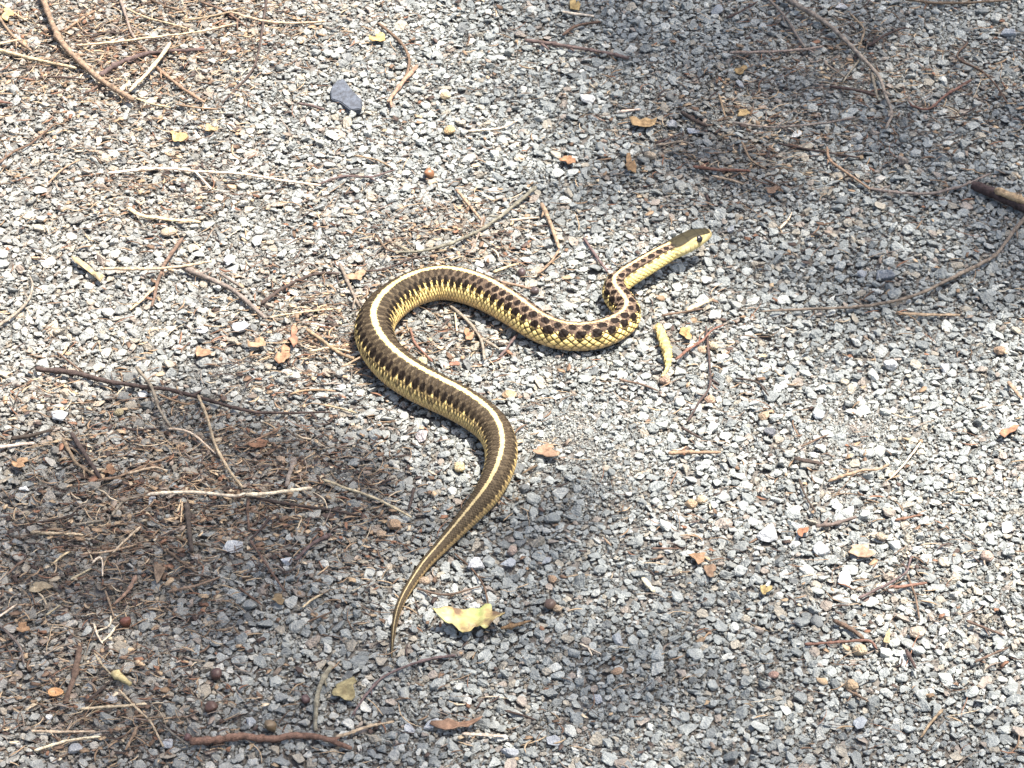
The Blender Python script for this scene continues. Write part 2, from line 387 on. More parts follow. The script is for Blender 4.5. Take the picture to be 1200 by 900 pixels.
# smooth a little
for _ in range(50):
    spine[1:-1] = .25*spine[:-2]+.5*spine[1:-1]+.25*spine[2:]
HEAD = .0300                                     # head length, at the end of the spine
tan_ = np.gradient(spine[:, :3], axis=0); tan_ /= np.linalg.norm(tan_, axis=1)[:, None]
up = np.array([0, 0, 1.0])
side = np.cross(tan_, up); side /= np.linalg.norm(side, axis=1)[:, None]
nrm = np.cross(side, tan_)
NA = 152
ph = np.linspace(-math.pi, math.pi, NA, endpoint=False)        # 0 on the back
hd = np.clip((S-(LEN-HEAD))/HEAD, 0, 1)                        # 0 at the nape, 1 at the snout
wA = np.interp(hd, [0, .18, .40, .60, .78, .90, .96, 1], [.0061, .0068, .0072, .0066, .0052, .0040, .0030, .0004])
wT = np.interp(hd, [0, .18, .40, .60, .78, .90, .96, 1], [.0060, .0060, .0060, .0058, .0048, .0037, .0027, .0003])
wB = np.interp(hd, [0, .18, .40, .60, .78, .90, .96, 1], [.0058, .0058, .0055, .0050, .0042, .0033, .0024, .0003])
bl = np.clip((S-(LEN-HEAD*1.35))/(HEAD*.35), 0, 1); bl = bl*bl*(3-2*bl)
Rr = spine[:, 3]
A_ = Rr*1.0*(1-bl)+wA*.94*bl; T_ = Rr*1.03*(1-bl)+wT*.93*bl; B_ = Rr*.90*(1-bl)+wB*.92*bl
ex = 1-.18*bl                                                  # boxier head
cs, sn = np.cos(ph), np.sin(ph)
def sp_(v, e): return np.sign(v)*np.abs(v)**e
cx_ = sp_(sn[None, :], ex[:, None]); cz_ = sp_(cs[None, :], ex[:, None])
# scale lattice: u rows round the body, v along it
DU = .078
sqx, sqy = proj(spine[:, :3])
def s_at(x, y): return S[int(np.argmin((sqx-x)**2+(sqy-y)**2))]
PER = np.interp(S, [0, s_at(468, 710), s_at(553, 601), s_at(540, 475), s_at(541, 335), s_at(606, 366), s_at(660, 393), s_at(732, 376), s_at(745, 318), LEN],
                [.0018, .0022, .0036, .0050, .0052, .0064, .0086, .0078, .0062, .0060])
PHS = np.r_[0, np.cumsum(np.diff(S)/PER[1:])]+np.array([.14*noise.noise(Vector((q*170, 3, 1))) for q in S])                   # one dark spot of a row per unit
v_ = PHS*2
ROLL = np.interp(S, [0, s_at(553, 601), s_at(560, 487), s_at(468, 435), s_at(441, 390), s_at(491, 337), s_at(541, 335), s_at(698, 393), s_at(735, 365), s_at(745, 318), LEN],
                 [0, 0, -.035, -.04, 0, .05, .055, .05, .02, .045, .05])       # how far the back turns away along the body
U = (((ph/math.pi)[None, :]+ROLL[:, None]+1) % 2)-1; V = v_[:, None].repeat(NA, 1)
kf = U/DU; a = V+kf/2; b_ = V-kf/2
ia, ib = np.floor(a), np.floor(b_)
fa, fb = a-ia-.5, b_-ib-.5
dd = 2*np.maximum(abs(fa), abs(fb)); row = ia-ib; vc = (ia+ib+1)/2
body_w = (1-hd[:, None]/.25).clip(0, 1)
aU = abs(U)
amp = np.minimum(Rr*.05, .0005)[:, None]*body_w*np.where(aU < .72, 1, 0)
disp = amp*((1-dd**3)+.5*(fa+fb)*-1)-amp*.6
# ventral plates
vp = (V*1.0) % 1
disp = np.where(aU >= .74, (vp-.5)*np.minimum(Rr*.02, .0002)[:, None]*body_w, disp)
# head relief: brow ridge over the eye, mouth line, jaw bulge
H = hd[:, None]
brow = np.exp(-((H-.60)/.12)**2)*np.exp(-((aU-.30)/.06)**2)*.0006
socket = -np.exp(-((H-.62)/.09)**2)*np.exp(-((aU-.42)/.07)**2)*.0004
mouth = -np.exp(-((aU-.62-.05*(1-H))/.012)**2)*np.clip((H-.12)/.1, 0, 1)*.00045*(H < .985)
jaw = np.exp(-((H-.22)/.16)**2)*np.exp(-((aU-.55)/.12)**2)*.0006
disp = disp+(brow+socket+mouth+jaw)*(H > 0)
hz = np.where(cz_ > 0, T_[:, None]*cz_, B_[:, None]*cz_)
rad = np.sqrt((A_[:, None]*cx_)**2+hz**2)+1e-9
k_ = 1+disp/rad
VX = spine[:, None, :3]+side[:, None, :]*(A_[:, None]*cx_*k_)[..., None]+nrm[:, None, :]*(hz*k_)[..., None]
# the belly flattens on the ground
lowz = (spine[:, 2]-B_*.93)[:, None]
VX[..., 2] = np.where(VX[..., 2] < lowz, lowz+(VX[..., 2]-lowz)*.3, VX[..., 2])
# colours (linear)
def mixc(c, col, w): return c*(1-w[..., None])+np.array(col)*w[..., None]
prog = (S/LEN)[:, None].repeat(NA, 1)            # 0 tail, 1 snout
front = np.clip((prog-.58)/.10, 0, 1); tailw = np.clip((.36-prog)/.18, 0, 1)
hsh = np.abs(np.sin(ia*12.9898+ib*78.233)*43758.5453) % 1
cB = np.zeros((nS, NA, 3))+np.array([.066, .048, .029])
cB = mixc(cB, (.088, .057, .041), front*.85)
aK = abs(kf); wb = .12*np.sin(V*3.1+kf*2)
def spots(kc, ps, hk, hv):
    q = (PHS[:, None]+ps+np.where(U > 0, 0, .5)+.5) % 1-.5
    return (((aK-kc)/hk)**2+(q/hv)**2 < 1+wb+(hsh-.5)*.9).astype(float)
up_ = spots(1.75, 0, 1.0, .33); lo_ = spots(3.75, .5, 1.15, .35)
th_ = spots(5.7, 0, .95, .24); sp1 = np.maximum(up_, lo_); spot = np.cos(2*math.pi*(PHS[:, None]+np.where(U > 0, 0, .5)+.5))
cB = mixc(cB, (.007, .0045, .0035), np.clip(up_*(.42+.53*front)+lo_*(.93+.03*front), 0, .96)*(1-.6*tailw))
cB = mixc(cB, (.40, .29, .19), ((dd > .78) & (sp1 < .5)).astype(float)*front*(.15+.6*hsh))
cB = mixc(cB, (.010, .007, .005), ((dd > .80)).astype(float)*(1-front)*.6)
cB = mixc(cB, (.13, .098, .06), ((hsh > .70) & (sp1 < .5)).astype(float)*(1-front)*.6)
cB = mixc(cB, (.085, .064, .038), tailw*(dd < .8)*.6)
lat = ((abs(row) >= 5) & (abs(row) <= 8)).astype(float)
lat = np.maximum(lat, ((abs(row) == 4) & (spot < -.35+.5*(hsh-.5))).astype(float)*(prog > .5))
lat = lat*(lo_ < .5)
ylw = np.array([.92, .68, .25])
latc = np.zeros_like(cB)+ylw
latc = mixc(latc, (.66, .43, .20), np.clip((abs(row)-6.5)/1.5, 0, 1)*.7)
latc = mixc(latc, (.36, .26, .13), (hsh > .80).astype(float)*.5)
latc = mixc(latc, (.026, .016, .008), (dd > np.where(abs(row) <= 6, .84, .88)-.08*np.clip((prog-.62)/.1, 0, 1)).astype(float)*np.where(abs(row) <= 6, .97, .8))
latc = mixc(latc, (.020, .014, .009), ((abs(row) == 5) & (spot > .55)).astype(float)*.9)
midw = np.clip((prog-.22)/.1, 0, 1)*(1-np.clip((prog-.47)/.08, 0, 1))
latc = mixc(latc, (.045, .032, .018), ((hsh < .34) & (abs(row) <= 6)).astype(float)*midw*.9)
latc = mixc(latc, (.30, .21, .10), midw*.40)
latc = mixc(latc, (.03, .02, .012), ((hsh > .5) & (hsh < .62)).astype(float)*(1-midw)*.55*(abs(row) <= 6))
latc = mixc(latc, (.020, .013, .008), th_*(hsh > .45)*np.clip((prog-.30)/.15, 0, 1)*(1-np.clip((prog-.55)/.1, 0, 1))*.9)
latc = mixc(latc, (.19, .13, .07), tailw*.85)
cB = np.where(lat[..., None] > 0, latc, cB)
bel = (abs(row) > 8) | (aU > .70)
cB = np.where(bel[..., None], np.array([.46, .33, .18]), cB)
cB = mixc(cB, (.10, .09, .05), (bel & (vp < .14)).astype(float)*.7)
SW = np.interp(S, [0, s_at(541, 335), s_at(628, 381), s_at(698, 393), s_at(728, 354), LEN], [.056, .052, .038, .035, .045, .045])[:, None]+.018*(hsh-.5)
stripe = np.clip((SW+.004*np.sin(V*6.283)-.012*tailw-aU)/.008, 0, 1)
cB = mixc(cB, (.60, .47, .20), stripe)
cB = mixc(cB, (.30, .235, .14), stripe*tailw*.8)
cB = cB*(1+(hsh[..., None]-.5)*.22)
cB = cB*(1-np.clip((.10-prog)/.1, 0, 1)[..., None]*.35)
# throat and neck sides plainer yellow
neck = np.clip((S-(LEN-HEAD-.052))/.02, 0, 1)[:, None].repeat(NA, 1)*(1-np.clip(H/.1, 0, 1))
cB = mixc(cB, (.74, .58, .22), neck*((aU > .27) & (aU < .72)).astype(float)*np.where(dd > .9, .75, .92))
cB = mixc(cB, (.030, .020, .013), neck*((aU > .22) & (aU < .33) & (spot > -.1+.8*(hsh-.5))).astype(float)*.85)
# head: olive cap, cream-yellow lips and chin with dark sutures
hw = np.clip(H/.06, 0, 1).repeat(NA, 1) if H.shape[1] == 1 else H
cH = np.zeros_like(cB)+np.array([.62, .50, .23])
capw = np.clip((.29+.04*np.sin(H*9)+.02-aU)/.05, 0, 1)*np.clip((.97-H)/.05, 0, 1)
cH = mixc(cH, (.40, .29, .13), np.clip((.44-aU)/.08, 0, 1)*np.clip((.75-H)/.2, 0, 1)*.75)
cH = mixc(cH, (.34, .27, .14), np.clip((H-.78)/.12, 0, 1)*.6)
cH = mixc(cH, (.036, .030, .017), capw)
plate = np.maximum.reduce([np.exp(-((H-h_)/.012)**2)*(aU < .28) for h_ in (.36, .62, .76, .88)]+[np.exp(-(aU/.018)**2)*((H < .36)|(H > .76)), np.exp(-((aU-.12)/.014)**2)*((H > .36)&(H < .76))])
cH = mixc(cH, (.018, .015, .009), plate*capw*.8)
mott = np.array([[noise.noise(Vector((float(h)*9, float(u)*7, 2))) for u in U[0]] if h > 0 else [0]*NA for h in hd])
cH = mixc(cH, (.20, .14, .075), np.clip(mott*2.2, 0, 1)*np.clip((.52-aU)/.1, 0, 1)*(1-capw)*.75)
cH = mixc(cH, (.46, .36, .18), np.clip(mott*1.5+.2, 0, 1)*.35*(1-capw))
sut = ((H*9) % 1 < .10)*((aU > .45) & (aU < .61))*(H > .2)
cH = mixc(cH, (.07, .055, .03), sut.astype(float)*.75)
cH = mixc(cH, (.05, .04, .025), np.exp(-((aU-.62-.05*(1-H))/.010)**2)*np.clip((H-.12)/.1, 0, 1)*.6)
cH = mixc(cH, (.02, .016, .012), np.exp(-((H-.925)/.018)**2-((aU-.40)/.045)**2))
cH = mixc(cH, (.02, .017, .012), (np.exp(-((H-.03)/.07)**2-((aU-.19)/.09)**2) > .45).astype(float)*.9)
cB = cB*(1-hw[..., None])+cH*hw[..., None]
I = np.arange(nS*NA).reshape(nS, NA); J = np.roll(I, -1, 1)
f = np.stack([I[:-1].ravel(), I[1:].ravel(), J[1:].ravel(), J[:-1].ravel()], 1).tolist()
f += [I[0].tolist(), I[-1][::-1].tolist()]
me = mesh_np('body', VX.reshape(-1, 3), f)
ca = me.color_attributes.new('col', 'FLOAT_COLOR', 'POINT')
ca.data.foreach_set('color', np.c_[np.clip(cB.reshape(-1, 3), 0, 1), np.ones(nS*NA)].astype(np.float32).ravel())
M_SNAKE = surface('snake_scales', 'col', 500, (.86, .86, .86), (1.12, 1.12, 1.12), .12, 1500, .6, .0002, .08)
snake = link('garter_snake', None); snake.location = (0, 0, 0); snake.empty_display_size = .05
c0 = spine[nS//2]; snake.location = (c0[0], c0[1], .003)
body = link('body', me, snake, M_SNAKE); body.location = -Vector(snake.location)
tag(snake, 'brown garter snake with yellow back stripe lying in an S-shaped curve on the gravel', 'snake')
M_EYE, t, b = newmat('snake_eye'); tc = N(t, 'ShaderNodeTexCoord').outputs['Object']
vl = N(t, 'ShaderNodeVectorMath', operation='LENGTH'); sep = N(t, 'ShaderNodeVectorMath', operation='MULTIPLY'); sep.inputs[1].default_value = (1, 0, 1)
t.links.new(tc, sep.inputs[0]); t.links.new(sep.outputs[0], vl.inputs[0])
t.links.new(ramp(t, vl.outputs['Value'], [(.0, (.004, .003, .003)), (.0014, (.006, .005, .004)), (.0017, (.07, .035, .014)), (.0024, (.02, .013, .01))]), b.inputs['Base Color'])
b.inputs['Roughness'].default_value = .16; b.inputs['Coat Weight'].default_value = .5
ei = int(np.argmin(abs(hd-.60)))
eb = bmesh.new(); bmesh.ops.create_uvsphere(eb, u_segments=20, v_segments=14, radius=.0023)
bmesh.ops.scale(eb, verts=eb.verts, vec=(1, .62, .95))
eme = bpy.data.meshes.new('eye'); eb.to_mesh(eme); eb.free(); eme.polygons.foreach_set('use_smooth', [True]*len(eme.polygons))
for sgn in (-1, 1):
    ja = int(np.argmin(abs(U[ei]-sgn*.37)))
    p = Vector(VX[ei, ja]); outv = (Vector(side[ei])*sgn*.88+Vector(nrm[ei])*(.42+.16*sgn)).normalized()
    e = link('eye', eme, snake, M_EYE)
    tv = Vector(tan_[ei]); xv = (tv-outv*tv.dot(outv)).normalized(); zv = xv.cross(outv)
    mt = Matrix((xv, outv, zv)).transposed().to_4x4()
    e.matrix_local = Matrix.Translation(p-outv*.0002-Vector(snake.location)) @ mt
sn_xy = spine[::6, :2]; sn_r = Rr[::6]

# ---------------------------------------------------------------- twigs and stems
KC = dict(straw=(.42, .33, .22), pale=(.56, .48, .36), tan=(.25, .178, .118), brown=(.12, .082, .058), dark=(.062, .045, .038), grey=(.20, .17, .135), red=(.17, .095, .068), plum=(.115, .083, .076))
KW = dict(straw='straw-coloured dry stem', pale='pale bleached stem', tan='tan twig', brown='brown twig', dark='dark brown twig', grey='grey-brown twig', red='reddish brown twig', plum='purplish brown twig')
def tube(pts, r0, r1, seed, zoff=0, flat=1.0, lift=None):
    """twig resting on the gravel along a pixel path; r in metres"""
    r = random.Random(seed)
    pp = catmull([(x, y) for x, y in pts], 14) if len(pts) > 2 else np.linspace(pts[0], pts[1], 16)
    pp, tt = resample(np.asarray(pp, float), 3.0, 2); n = len(pp); L = tt[-1]
    ns = 8; V = []; F = []; o1, o2 = r.uniform(0, 99), r.uniform(0, 99)
    ctr = []
    for i in range(n):
        u = i/(n-1); rr = r0+(r1-r0)*u
        wob = noise.noise(Vector((tt[i]*.07, o1, 0)))*min(3.0, .5+rr*900)*.9
        wob2 = noise.noise(Vector((tt[i]*.05, o2, 5)))
        x, y = pp[i, 0]+wob*.6, pp[i, 1]+wob*.6
        z = ZT+rr*flat*.8+zoff+.0009*wob2+(lift(u) if lift else 0)
        ctr.append(P(x, y, z))
    for i in range(n):
        u = i/(n-1); rr = (r0+(r1-r0)*u)*(1+.26*noise.noise(Vector((tt[i]*.16, o2, 1)))+.14*noise.noise(Vector((tt[i]*.5, o1, 7))))
        if r.random() < .06: rr *= 1.4            # a bud or knot
        if i == 0 or i == n-1: rr *= .62
        tg = (ctr[min(i+1, n-1)]-ctr[max(i-1, 0)]).normalized()
        sd_ = tg.cross(Vector((0, 0, 1))).normalized(); u_ = sd_.cross(tg)
        for k in range(ns):
            an = k/ns*6.2832; q = rr*(1+.30*noise.noise(Vector((k*1.7, tt[i]*.12, o1))))
            V.append(ctr[i]+sd_*math.cos(an)*q+u_*math.sin(an)*q*flat)
    for i in range(1, n):
        for k in range(ns):
            F.append([(i-1)*ns+k, (i-1)*ns+(k+1) % ns, i*ns+(k+1) % ns, i*ns+k])
    F += [list(range(ns))[::-1], [(n-1)*ns+k for k in range(ns)]]
    c = sum(ctr, Vector())/n; c.z = 0
    return [tuple(v-c) for v in V], F, c
TW = []
def T(kind, wid, pts, label=None, cl=None, w1=None, name=None, flat=1.0, zoff=0, stub=()):
    TW.append((kind, wid, pts, label, cl, w1, name, flat, zoff, stub))
# -- tangle round the thick curved tan twig
cA = 'in the tangle around the thick curved tan twig'
T('tan', 9, [(46, -14), (62, 30), (75, 53), (100, 78), (123, 97), (156, 117)], 'thick curved tan twig with a dark shaded flank lying over the other stems', w1=8, zoff=.003)
T('straw', 7, [(200, 50), (180, 77), (151, 107)], 'short straight straw-coloured stem leaning across a purplish branch', zoff=.004)
T('plum', 8, [(116, 89), (140, 74), (167, 64), (200, 60), (240, 58)], 'purplish brown branch passing under a short straight straw stem', w1=5)
T('tan', 6, [(180, 76), (213, 103), (240, 120)], 'straight tan twig running out from under the short straw stem into bare gravel', w1=5)
T('grey', 5.5, [(140, -4), (148, 20), (155, 40), (172, 60)], 'grey-brown twig ending against the purplish branch', w1=4)
T('straw', 4, [(88, 53), (130, 50), (167, 45), (233, 37), (278, 27)], 'long thin straw stem crossing above the purplish branch', w1=3, zoff=.002)
T('straw', 5, [(270, 14), (310, 25), (345, 27), (381, 25)], 'long tan straw lying beside a thin dark arching twig')
T('dark', 4.5, [(313, -8), (308, 30), (305, 50), (297, 80), (280, 100), (260, 121)], 'thin dark arching twig reaching from the straw pile onto bright gravel', w1=3)
T('straw', 7, [(-12, 56), (43, 70), (90, 80)], 'thick straw stem butting against the thick curved tan twig', w1=5)
T('tan', 5, [(-6, 12), (10, 36), (22, 48), (38, 60)], None, cA)
T('straw', 5, [(-10, 53), (25, 46)], None, cA)
T('tan', 4, [(213, 24), (253, 18), (287, 8)], None, cA)
T('dark', 3.5, [(45, 91), (70, 90), (98, 93)], None, cA)
T('tan', 4, [(75, 37), (95, 22), (112, 12)], None, cA)
T('straw', 3.5, [(148, 10), (170, 20), (200, 28), (225, 35)], None, cA)
T('dark', 4, [(105, 44), (125, 38), (140, 40)], None, cA)
T('straw', 4, [(0, 4), (14, 14), (30, 24)], None, cA)
T('brown', 4.5, [(170, -5), (190, 6), (215, 14)], None, cA)
T('brown', 4, [(235, 2), (265, 14), (290, 32)], None, cA)
T('tan', 3.5, [(180, 62), (208, 54), (222, 44)], None, cA)
T('brown', 4, [(128, 92), (110, 104), (98, 110)], None, cA)
T('straw', 3.5, [(155, 114), (180, 122), (200, 126)], None, cA)
T('tan', 3.5, [(205, 122), (230, 126), (255, 128)], None, cA)
T('red', 4, [(-6, 118), (14, 121)], 'short reddish stub on bright gravel near the thick curved tan twig')
# -- bright gravel above the snake
T('brown', 4, [(-8, 196), (16, 178), (36, 168), (64, 145)], 'knobbly brown twig alone on bright gravel, pale where the sun hits', w1=3)
T('tan', 3, [(57, 214), (72, 199), (93, 187)], 'tiny thin tan twig beside the long pale stick')
T('pale', 5, [(126, 203), (173, 198), (205, 198), (233, 201), (287, 204), (333, 212), (376, 217)], 'long pale bleached stick with a side shoot on bright gravel', w1=4, zoff=.001, stub=[((228, 200), (248, 222), 3), ((284, 203), (305, 192), 3)])
T('plum', 4, [(374, 216), (400, 207), (435, 207), (463, 199)], 'thin purplish twig carrying on the line of the long pale stick')
T('tan', 3, [(415, 182), (440, 187), (459, 196)], 'short curved tan twig meeting the thin purplish twig')
T('straw', 8, [(150, 243), (162, 251), (180, 255), (210, 258), (235, 260)], 'thick tan straw with a curled end below the long pale stick', w1=6, flat=.6)
T('plum', 5, [(349, 121), (365, 124), (381, 129)], 'short purplish stub close to the dark slate chip')
T('brown', 5, [(443, 27), (467, 47), (479, 66), (479, 80), (473, 95)], 'brown twig bent like a hook on pale gravel', w1=5)
T('tan', 7.5, [(489, 77), (480, 88), (467, 103), (454, 119)], 'thick tan twig piece pressed to the hook-shaped brown twig', w1=6)
T('plum', 7, [(615, 47), (650, 52), (700, 60), (737, 68)], 'straight dark purplish twig with a sunlit top edge', w1=5)
T('brown', 5, [(659, 41), (677, 30), (704, 25)], 'short bent brown twig beside the straight dark purplish twig')
T('pale', 5, [(659, 14), (696, 19)], 'short pale straight stem close to a golden leaf crumb')
T('pale', 4, [(549, 154), (587, 150), (607, 141)], 'slender pale stem alone in the open gravel', w1=3)
T('pale', 4, [(727, 131), (751, 128)], 'little pale stub next to the golden lobed leaf piece')
# -- behind the snake's back
cS = 'in the loose litter behind the snake\'s first bend'
T('tan', 5.5, [(535, 222), (548, 238), (564, 258)], 'tan twig meeting the long grey-brown branch end to side')
T('grey', 6.5, [(628, 219), (600, 243), (567, 267), (533, 283), (500, 293), (462, 296)], 'long grey-brown branch lying just behind the snake\'s arched back', w1=4, zoff=.001)
T('grey', 4, [(567, 253), (560, 277), (549, 299)], None, cS)
T('tan', 7.5, [(635, 239), (641, 252), (647, 267), (655, 291)], 'stout tan twig standing off the end of the long grey-brown branch', w1=6)
T('tan', 4, [(655, 292), (644, 309), (630, 321)], 'bent tan twig curling from the stout tan twig towards the snake', w1=4)
T('pale', 3.5, [(597, 258), (632, 255)], None, cS)
T('plum', 5, [(684, 279), (697, 298), (712, 319)], 'purplish twig whose tip touches the back of the snake\'s neck', w1=4)
T('straw', 5, [(578, 319), (591, 314), (608, 309)], None, cS)
T('tan', 6, [(584, 331), (605, 334), (627, 340)], 'tan stem ending in a dark round seed beside the snake\'s back', w1=4)
T('brown', 4.5, [(440, 274), (452, 291), (466, 296)], None, cS)
T('dark', 4, [(428, 318), (452, 315), (480, 304), (502, 300)], None, cS)
T('grey', 6.5, [(398, 309), (406, 327), (413, 343), (421, 359)], 'pale grey twig pointing at the snake\'s widest bend', w1=5)
T('tan', 4, [(400, 430), (420, 420), (437, 411)], 'thin tan twig propped against the snake\'s flank at its widest bend', zoff=.006)
# -- inside the loop
cI = 'on the gravel enclosed by the snake\'s loop'
T('grey', 5.5, [(527, 358), (547, 375), (563, 397), (568, 422)], 'grey-brown forked twig on the gravel enclosed by the snake\'s loop', w1=5, stub=[((563, 396), (585, 409), 4)])
T('plum', 5, [(606, 392), (596, 405), (585, 419)], 'purplish twig stub coming out from under the snake\'s yellow side')
T('red', 4.5, [(481, 386), (487, 403), (507, 424)], 'reddish curved twig on the gravel enclosed by the snake\'s loop')
T('straw', 3.5, [(533, 367), (536, 391)], None, cI)
# -- tangle round the long grey branch, shaded gravel
cC = 'in the shaded tangle around the long arched grey branch'
T('grey', 8.5, [(908, -10), (953, 17), (980, 37), (1003, 60), (1030, 90), (1038, 113), (1045, 133), (1038, 151)], 'long arched grey branch on shaded gravel with smaller twigs crossing it', w1=4, zoff=.002)
T('grey', 5, [(896, -6), (920, 20), (937, 47), (944, 56)], None, cC)
T('grey', 4.5, [(855, 62), (917, 60), (965, 55)], 'straight pale grey stem meeting the long arched grey branch', w1=4)
T('tan', 4, [(996, 16), (1012, 33), (1010, 45), (1006, 58)], None, cC)
T('dark', 4, [(1018, 54), (1040, 40), (1062, 32)], None, cC)
T('dark', 5, [(972, 101), (1000, 105), (1028, 112)], 'dark brown twig lying square to the long arched grey branch')
T('grey', 4, [(966, 74), (991, 91)], None, cC)
T('grey', 4, [(1013, 62), (997, 83), (987, 97)], None, cC)
T('grey', 6, [(1021, 82), (1024, 98), (1028, 116)], None, cC)
T('brown', 4, [(1134, 49), (1122, 67), (1150, 83), (1167, 100), (1181, 121)], 'crooked brown twig shaped like a hook on bare shaded gravel', w1=3)
T('red', 4.5, [(1138, 94), (1107, 113), (1087, 128), (1066, 123)], 'reddish brown twig below the crooked hook-shaped one', w1=3.5)
T('dark', 3, [(1144, 126), (1125, 136), (1106, 138)], 'very thin dark twig beside the reddish brown shaded one')
T('grey', 4, [(858, 143), (890, 148), (917, 149), (967, 144), (1002, 137)], 'long thin grey stem lying level through the shaded litter', w1=3)
T('tan', 5, [(969, 172), (973, 188), (993, 203), (1020, 222)], 'tan twig joined to a long bow-shaped stem', w1=4)
T('grey', 5, [(1018, 221), (1047, 225), (1087, 227), (1127, 218), (1161, 203)], 'long bow-shaped tan-grey stem reaching the bark-covered stick', w1=4)
T('dark', 15, [(1140, 216), (1167, 228), (1190, 238), (1232, 256)], 'thick dark bark-covered stick with a bare pale patch', w1=17, name='stick')
T('grey', 7, [(1215, 240), (1187, 272), (1165, 300), (1133, 317), (1107, 330), (1080, 343), (1047, 353), (1000, 360), (950, 362), (892, 365)], 'long curving grey twig sweeping across shaded gravel below the bark-covered stick', w1=4, zoff=.001)
T('red', 6, [(812, 195), (845, 199), (879, 200)], 'pinkish tan stem in the shaded litter behind the snake\'s head', w1=5)
T('dark', 4, [(912, 168), (947, 175), (1008, 185)], 'thin dark twig between the long level grey stem and the bow-shaped one', w1=3)
cL = 'in the dark leafy litter beyond the snake\'s head'
T('tan', 4, [(869, 166), (880, 187), (898, 198)], None, cL)
T('dark', 7, [(799, 131), (812, 140), (829, 148)], 'stubby dark twig near the golden lobed leaf piece', w1=6)
T('tan', 4, [(842, 110), (846, 122), (850, 138)], None, cL)
T('dark', 4, [(852, 21), (870, 12), (888, 2)], None, cC)
T('brown', 5, [(1055, -2), (1107, 4), (1182, 0)], 'long brown stem lying straight on bare shaded gravel', w1=4)
T('pale', 4, [(914, 268), (922, 260), (928, 249)], 'tiny pale stem on shaded gravel in front of the snake\'s snout')
T('dark', 4, [(768, 168), (800, 156)], None, cL)
T('grey', 4, [(770, 170), (800, 166), (812, 172)], None, cL)
T('straw', 4.5, [(834, 206), (852, 210), (872, 216)], None, cL)
T('dark', 4, [(897, 185), (904, 174)], None, cL)
T('brown', 4, [(895, 210), (908, 216), (918, 225)], None, cL)
# -- beside the snake's long curve, half shade
cH_ = 'on the half-shaded gravel facing the snake\'s widest bend'
T('dark', 8, [(42, 432), (87, 437), (127, 447), (167, 453), (200, 457), (240, 468), (293, 482), (333, 484), (389, 483)], 'very long dark brown twig tapering to a fine tip on half-shaded gravel', w1=3, zoff=.001)
T('grey', 6, [(159, 430), (177, 453), (187, 480), (200, 500)], 'grey-tan twig laid across the very long dark twig', w1=5, zoff=.004)
T('pale', 4.5, [(196, 502), (223, 507), (253, 532)], 'pale grey stem carrying on from the twig across the long dark one')
T('straw', 5.5, [(232, 463), (243, 490), (253, 523), (270, 553), (284, 571)], 'straw-grey stem running from the very long dark twig to the meeting of stems', w1=5, zoff=.003)
T('tan', 4.5, [(286, 522), (305, 513), (328, 502)], 'short straight tan twig beside a rusty bark crumb')
T('tan', 4.5, [(114, 563), (140, 558), (167, 547), (200, 535)], 'bent tan twig leading away from the stubby dark pair')
T('tan', 7, [(74, 516), (82, 530), (90, 543), (110, 556)], 'tan twig alongside a thicker dark twig, both pointing the same way', w1=5)
T('dark', 8, [(83, 507), (100, 533), (118, 561)], 'thick stubby dark twig paired with a tan one', w1=6)
T('dark', 7, [(13, 514), (36, 510), (62, 503)], 'curved dark twig above a pale straw piece', w1=5)
T('pale', 6, [(-8, 525), (16, 522), (40, 519)], 'pale straw piece below a curved dark twig', w1=5)
T('grey', 6, [(-10, 388), (27, 360), (38, 337), (35, 324)], 'grey-brown twig curved like a sickle on open gravel', w1=4)
T('straw', 5, [(118, 315), (180, 315), (213, 312), (248, 306)], 'long straight straw stem lying over a brown twig', w1=4, zoff=.003)
T('brown', 7, [(214, 279), (197, 303), (187, 323), (178, 359)], 'brown twig crossed by a long straight straw stem', w1=5)
T('straw', 5, [(181, 336), (168, 350), (152, 363)], 'tan straw forking from the crossed brown twig')
T('grey', 8, [(213, 313), (253, 330), (277, 343), (311, 373)], 'thick grey-brown twig leading from the straw stem towards the snake', w1=6, stub=[((257, 320), (285, 338), 4)])
T('dark', 6, [(306, 356), (333, 337), (367, 322), (398, 320)], 'dark brown twig rising towards the snake\'s widest bend', w1=5)
T('straw', 3.5, [(316, 372), (360, 365), (400, 362)], None, cH_)
T('tan', 7, [(359, 386), (380, 401), (400, 415), (418, 421)], 'tan-brown twig pushed up against the snake\'s outer flank', w1=5)
T('brown', 4, [(67, 413), (97, 436)], 'thin brown twig just behind the very long dark one')
T('straw', 4, [(362, 412), (385, 408), (412, 412)], None, cH_)
T('brown', 4, [(355, 398), (372, 404), (386, 412)], None, cH_)
T('tan', 4, [(340, 462), (362, 457), (393, 458)], None, cH_)
T('straw', 3.5, [(378, 474), (400, 479), (418, 484)], None, cH_)
# -- the meeting of stems and the litter below
T('pale', 6, [(172, 580), (183, 578), (233, 577), (270, 581), (288, 578)], 'pale grey straw stem ending at the meeting of stems', w1=5, zoff=.003)
T('pale', 6.5, [(288, 580), (310, 579), (330, 576), (366, 572)], 'thick pale straw stem starting at the meeting of stems', w1=5, zoff=.004)
T('grey', 5, [(131, 604), (140, 592), (150, 585), (176, 580)], 'grey curved stem leading into the pale grey straw stem', w1=4)
T('straw', 5, [(378, 562), (405, 572), (440, 584), (482, 606)], 'straight tan straw stem pointing at the snake\'s tail', w1=4, zoff=.002)
T('dark', 5, [(290, 582), (333, 590), (383, 597), (420, 604)], 'dark stem under the thick pale straw stem', w1=4)
T('grey', 8, [(345, 536), (341, 550), (335, 570)], 'short thick grey stub standing near the thick pale straw stem', flat=.6)
T('brown', 5, [(292, 580), (290, 597), (292, 622)], 'brown twig dropping from the meeting of stems')
cM = 'in the dense shaded litter around the meeting of stems'
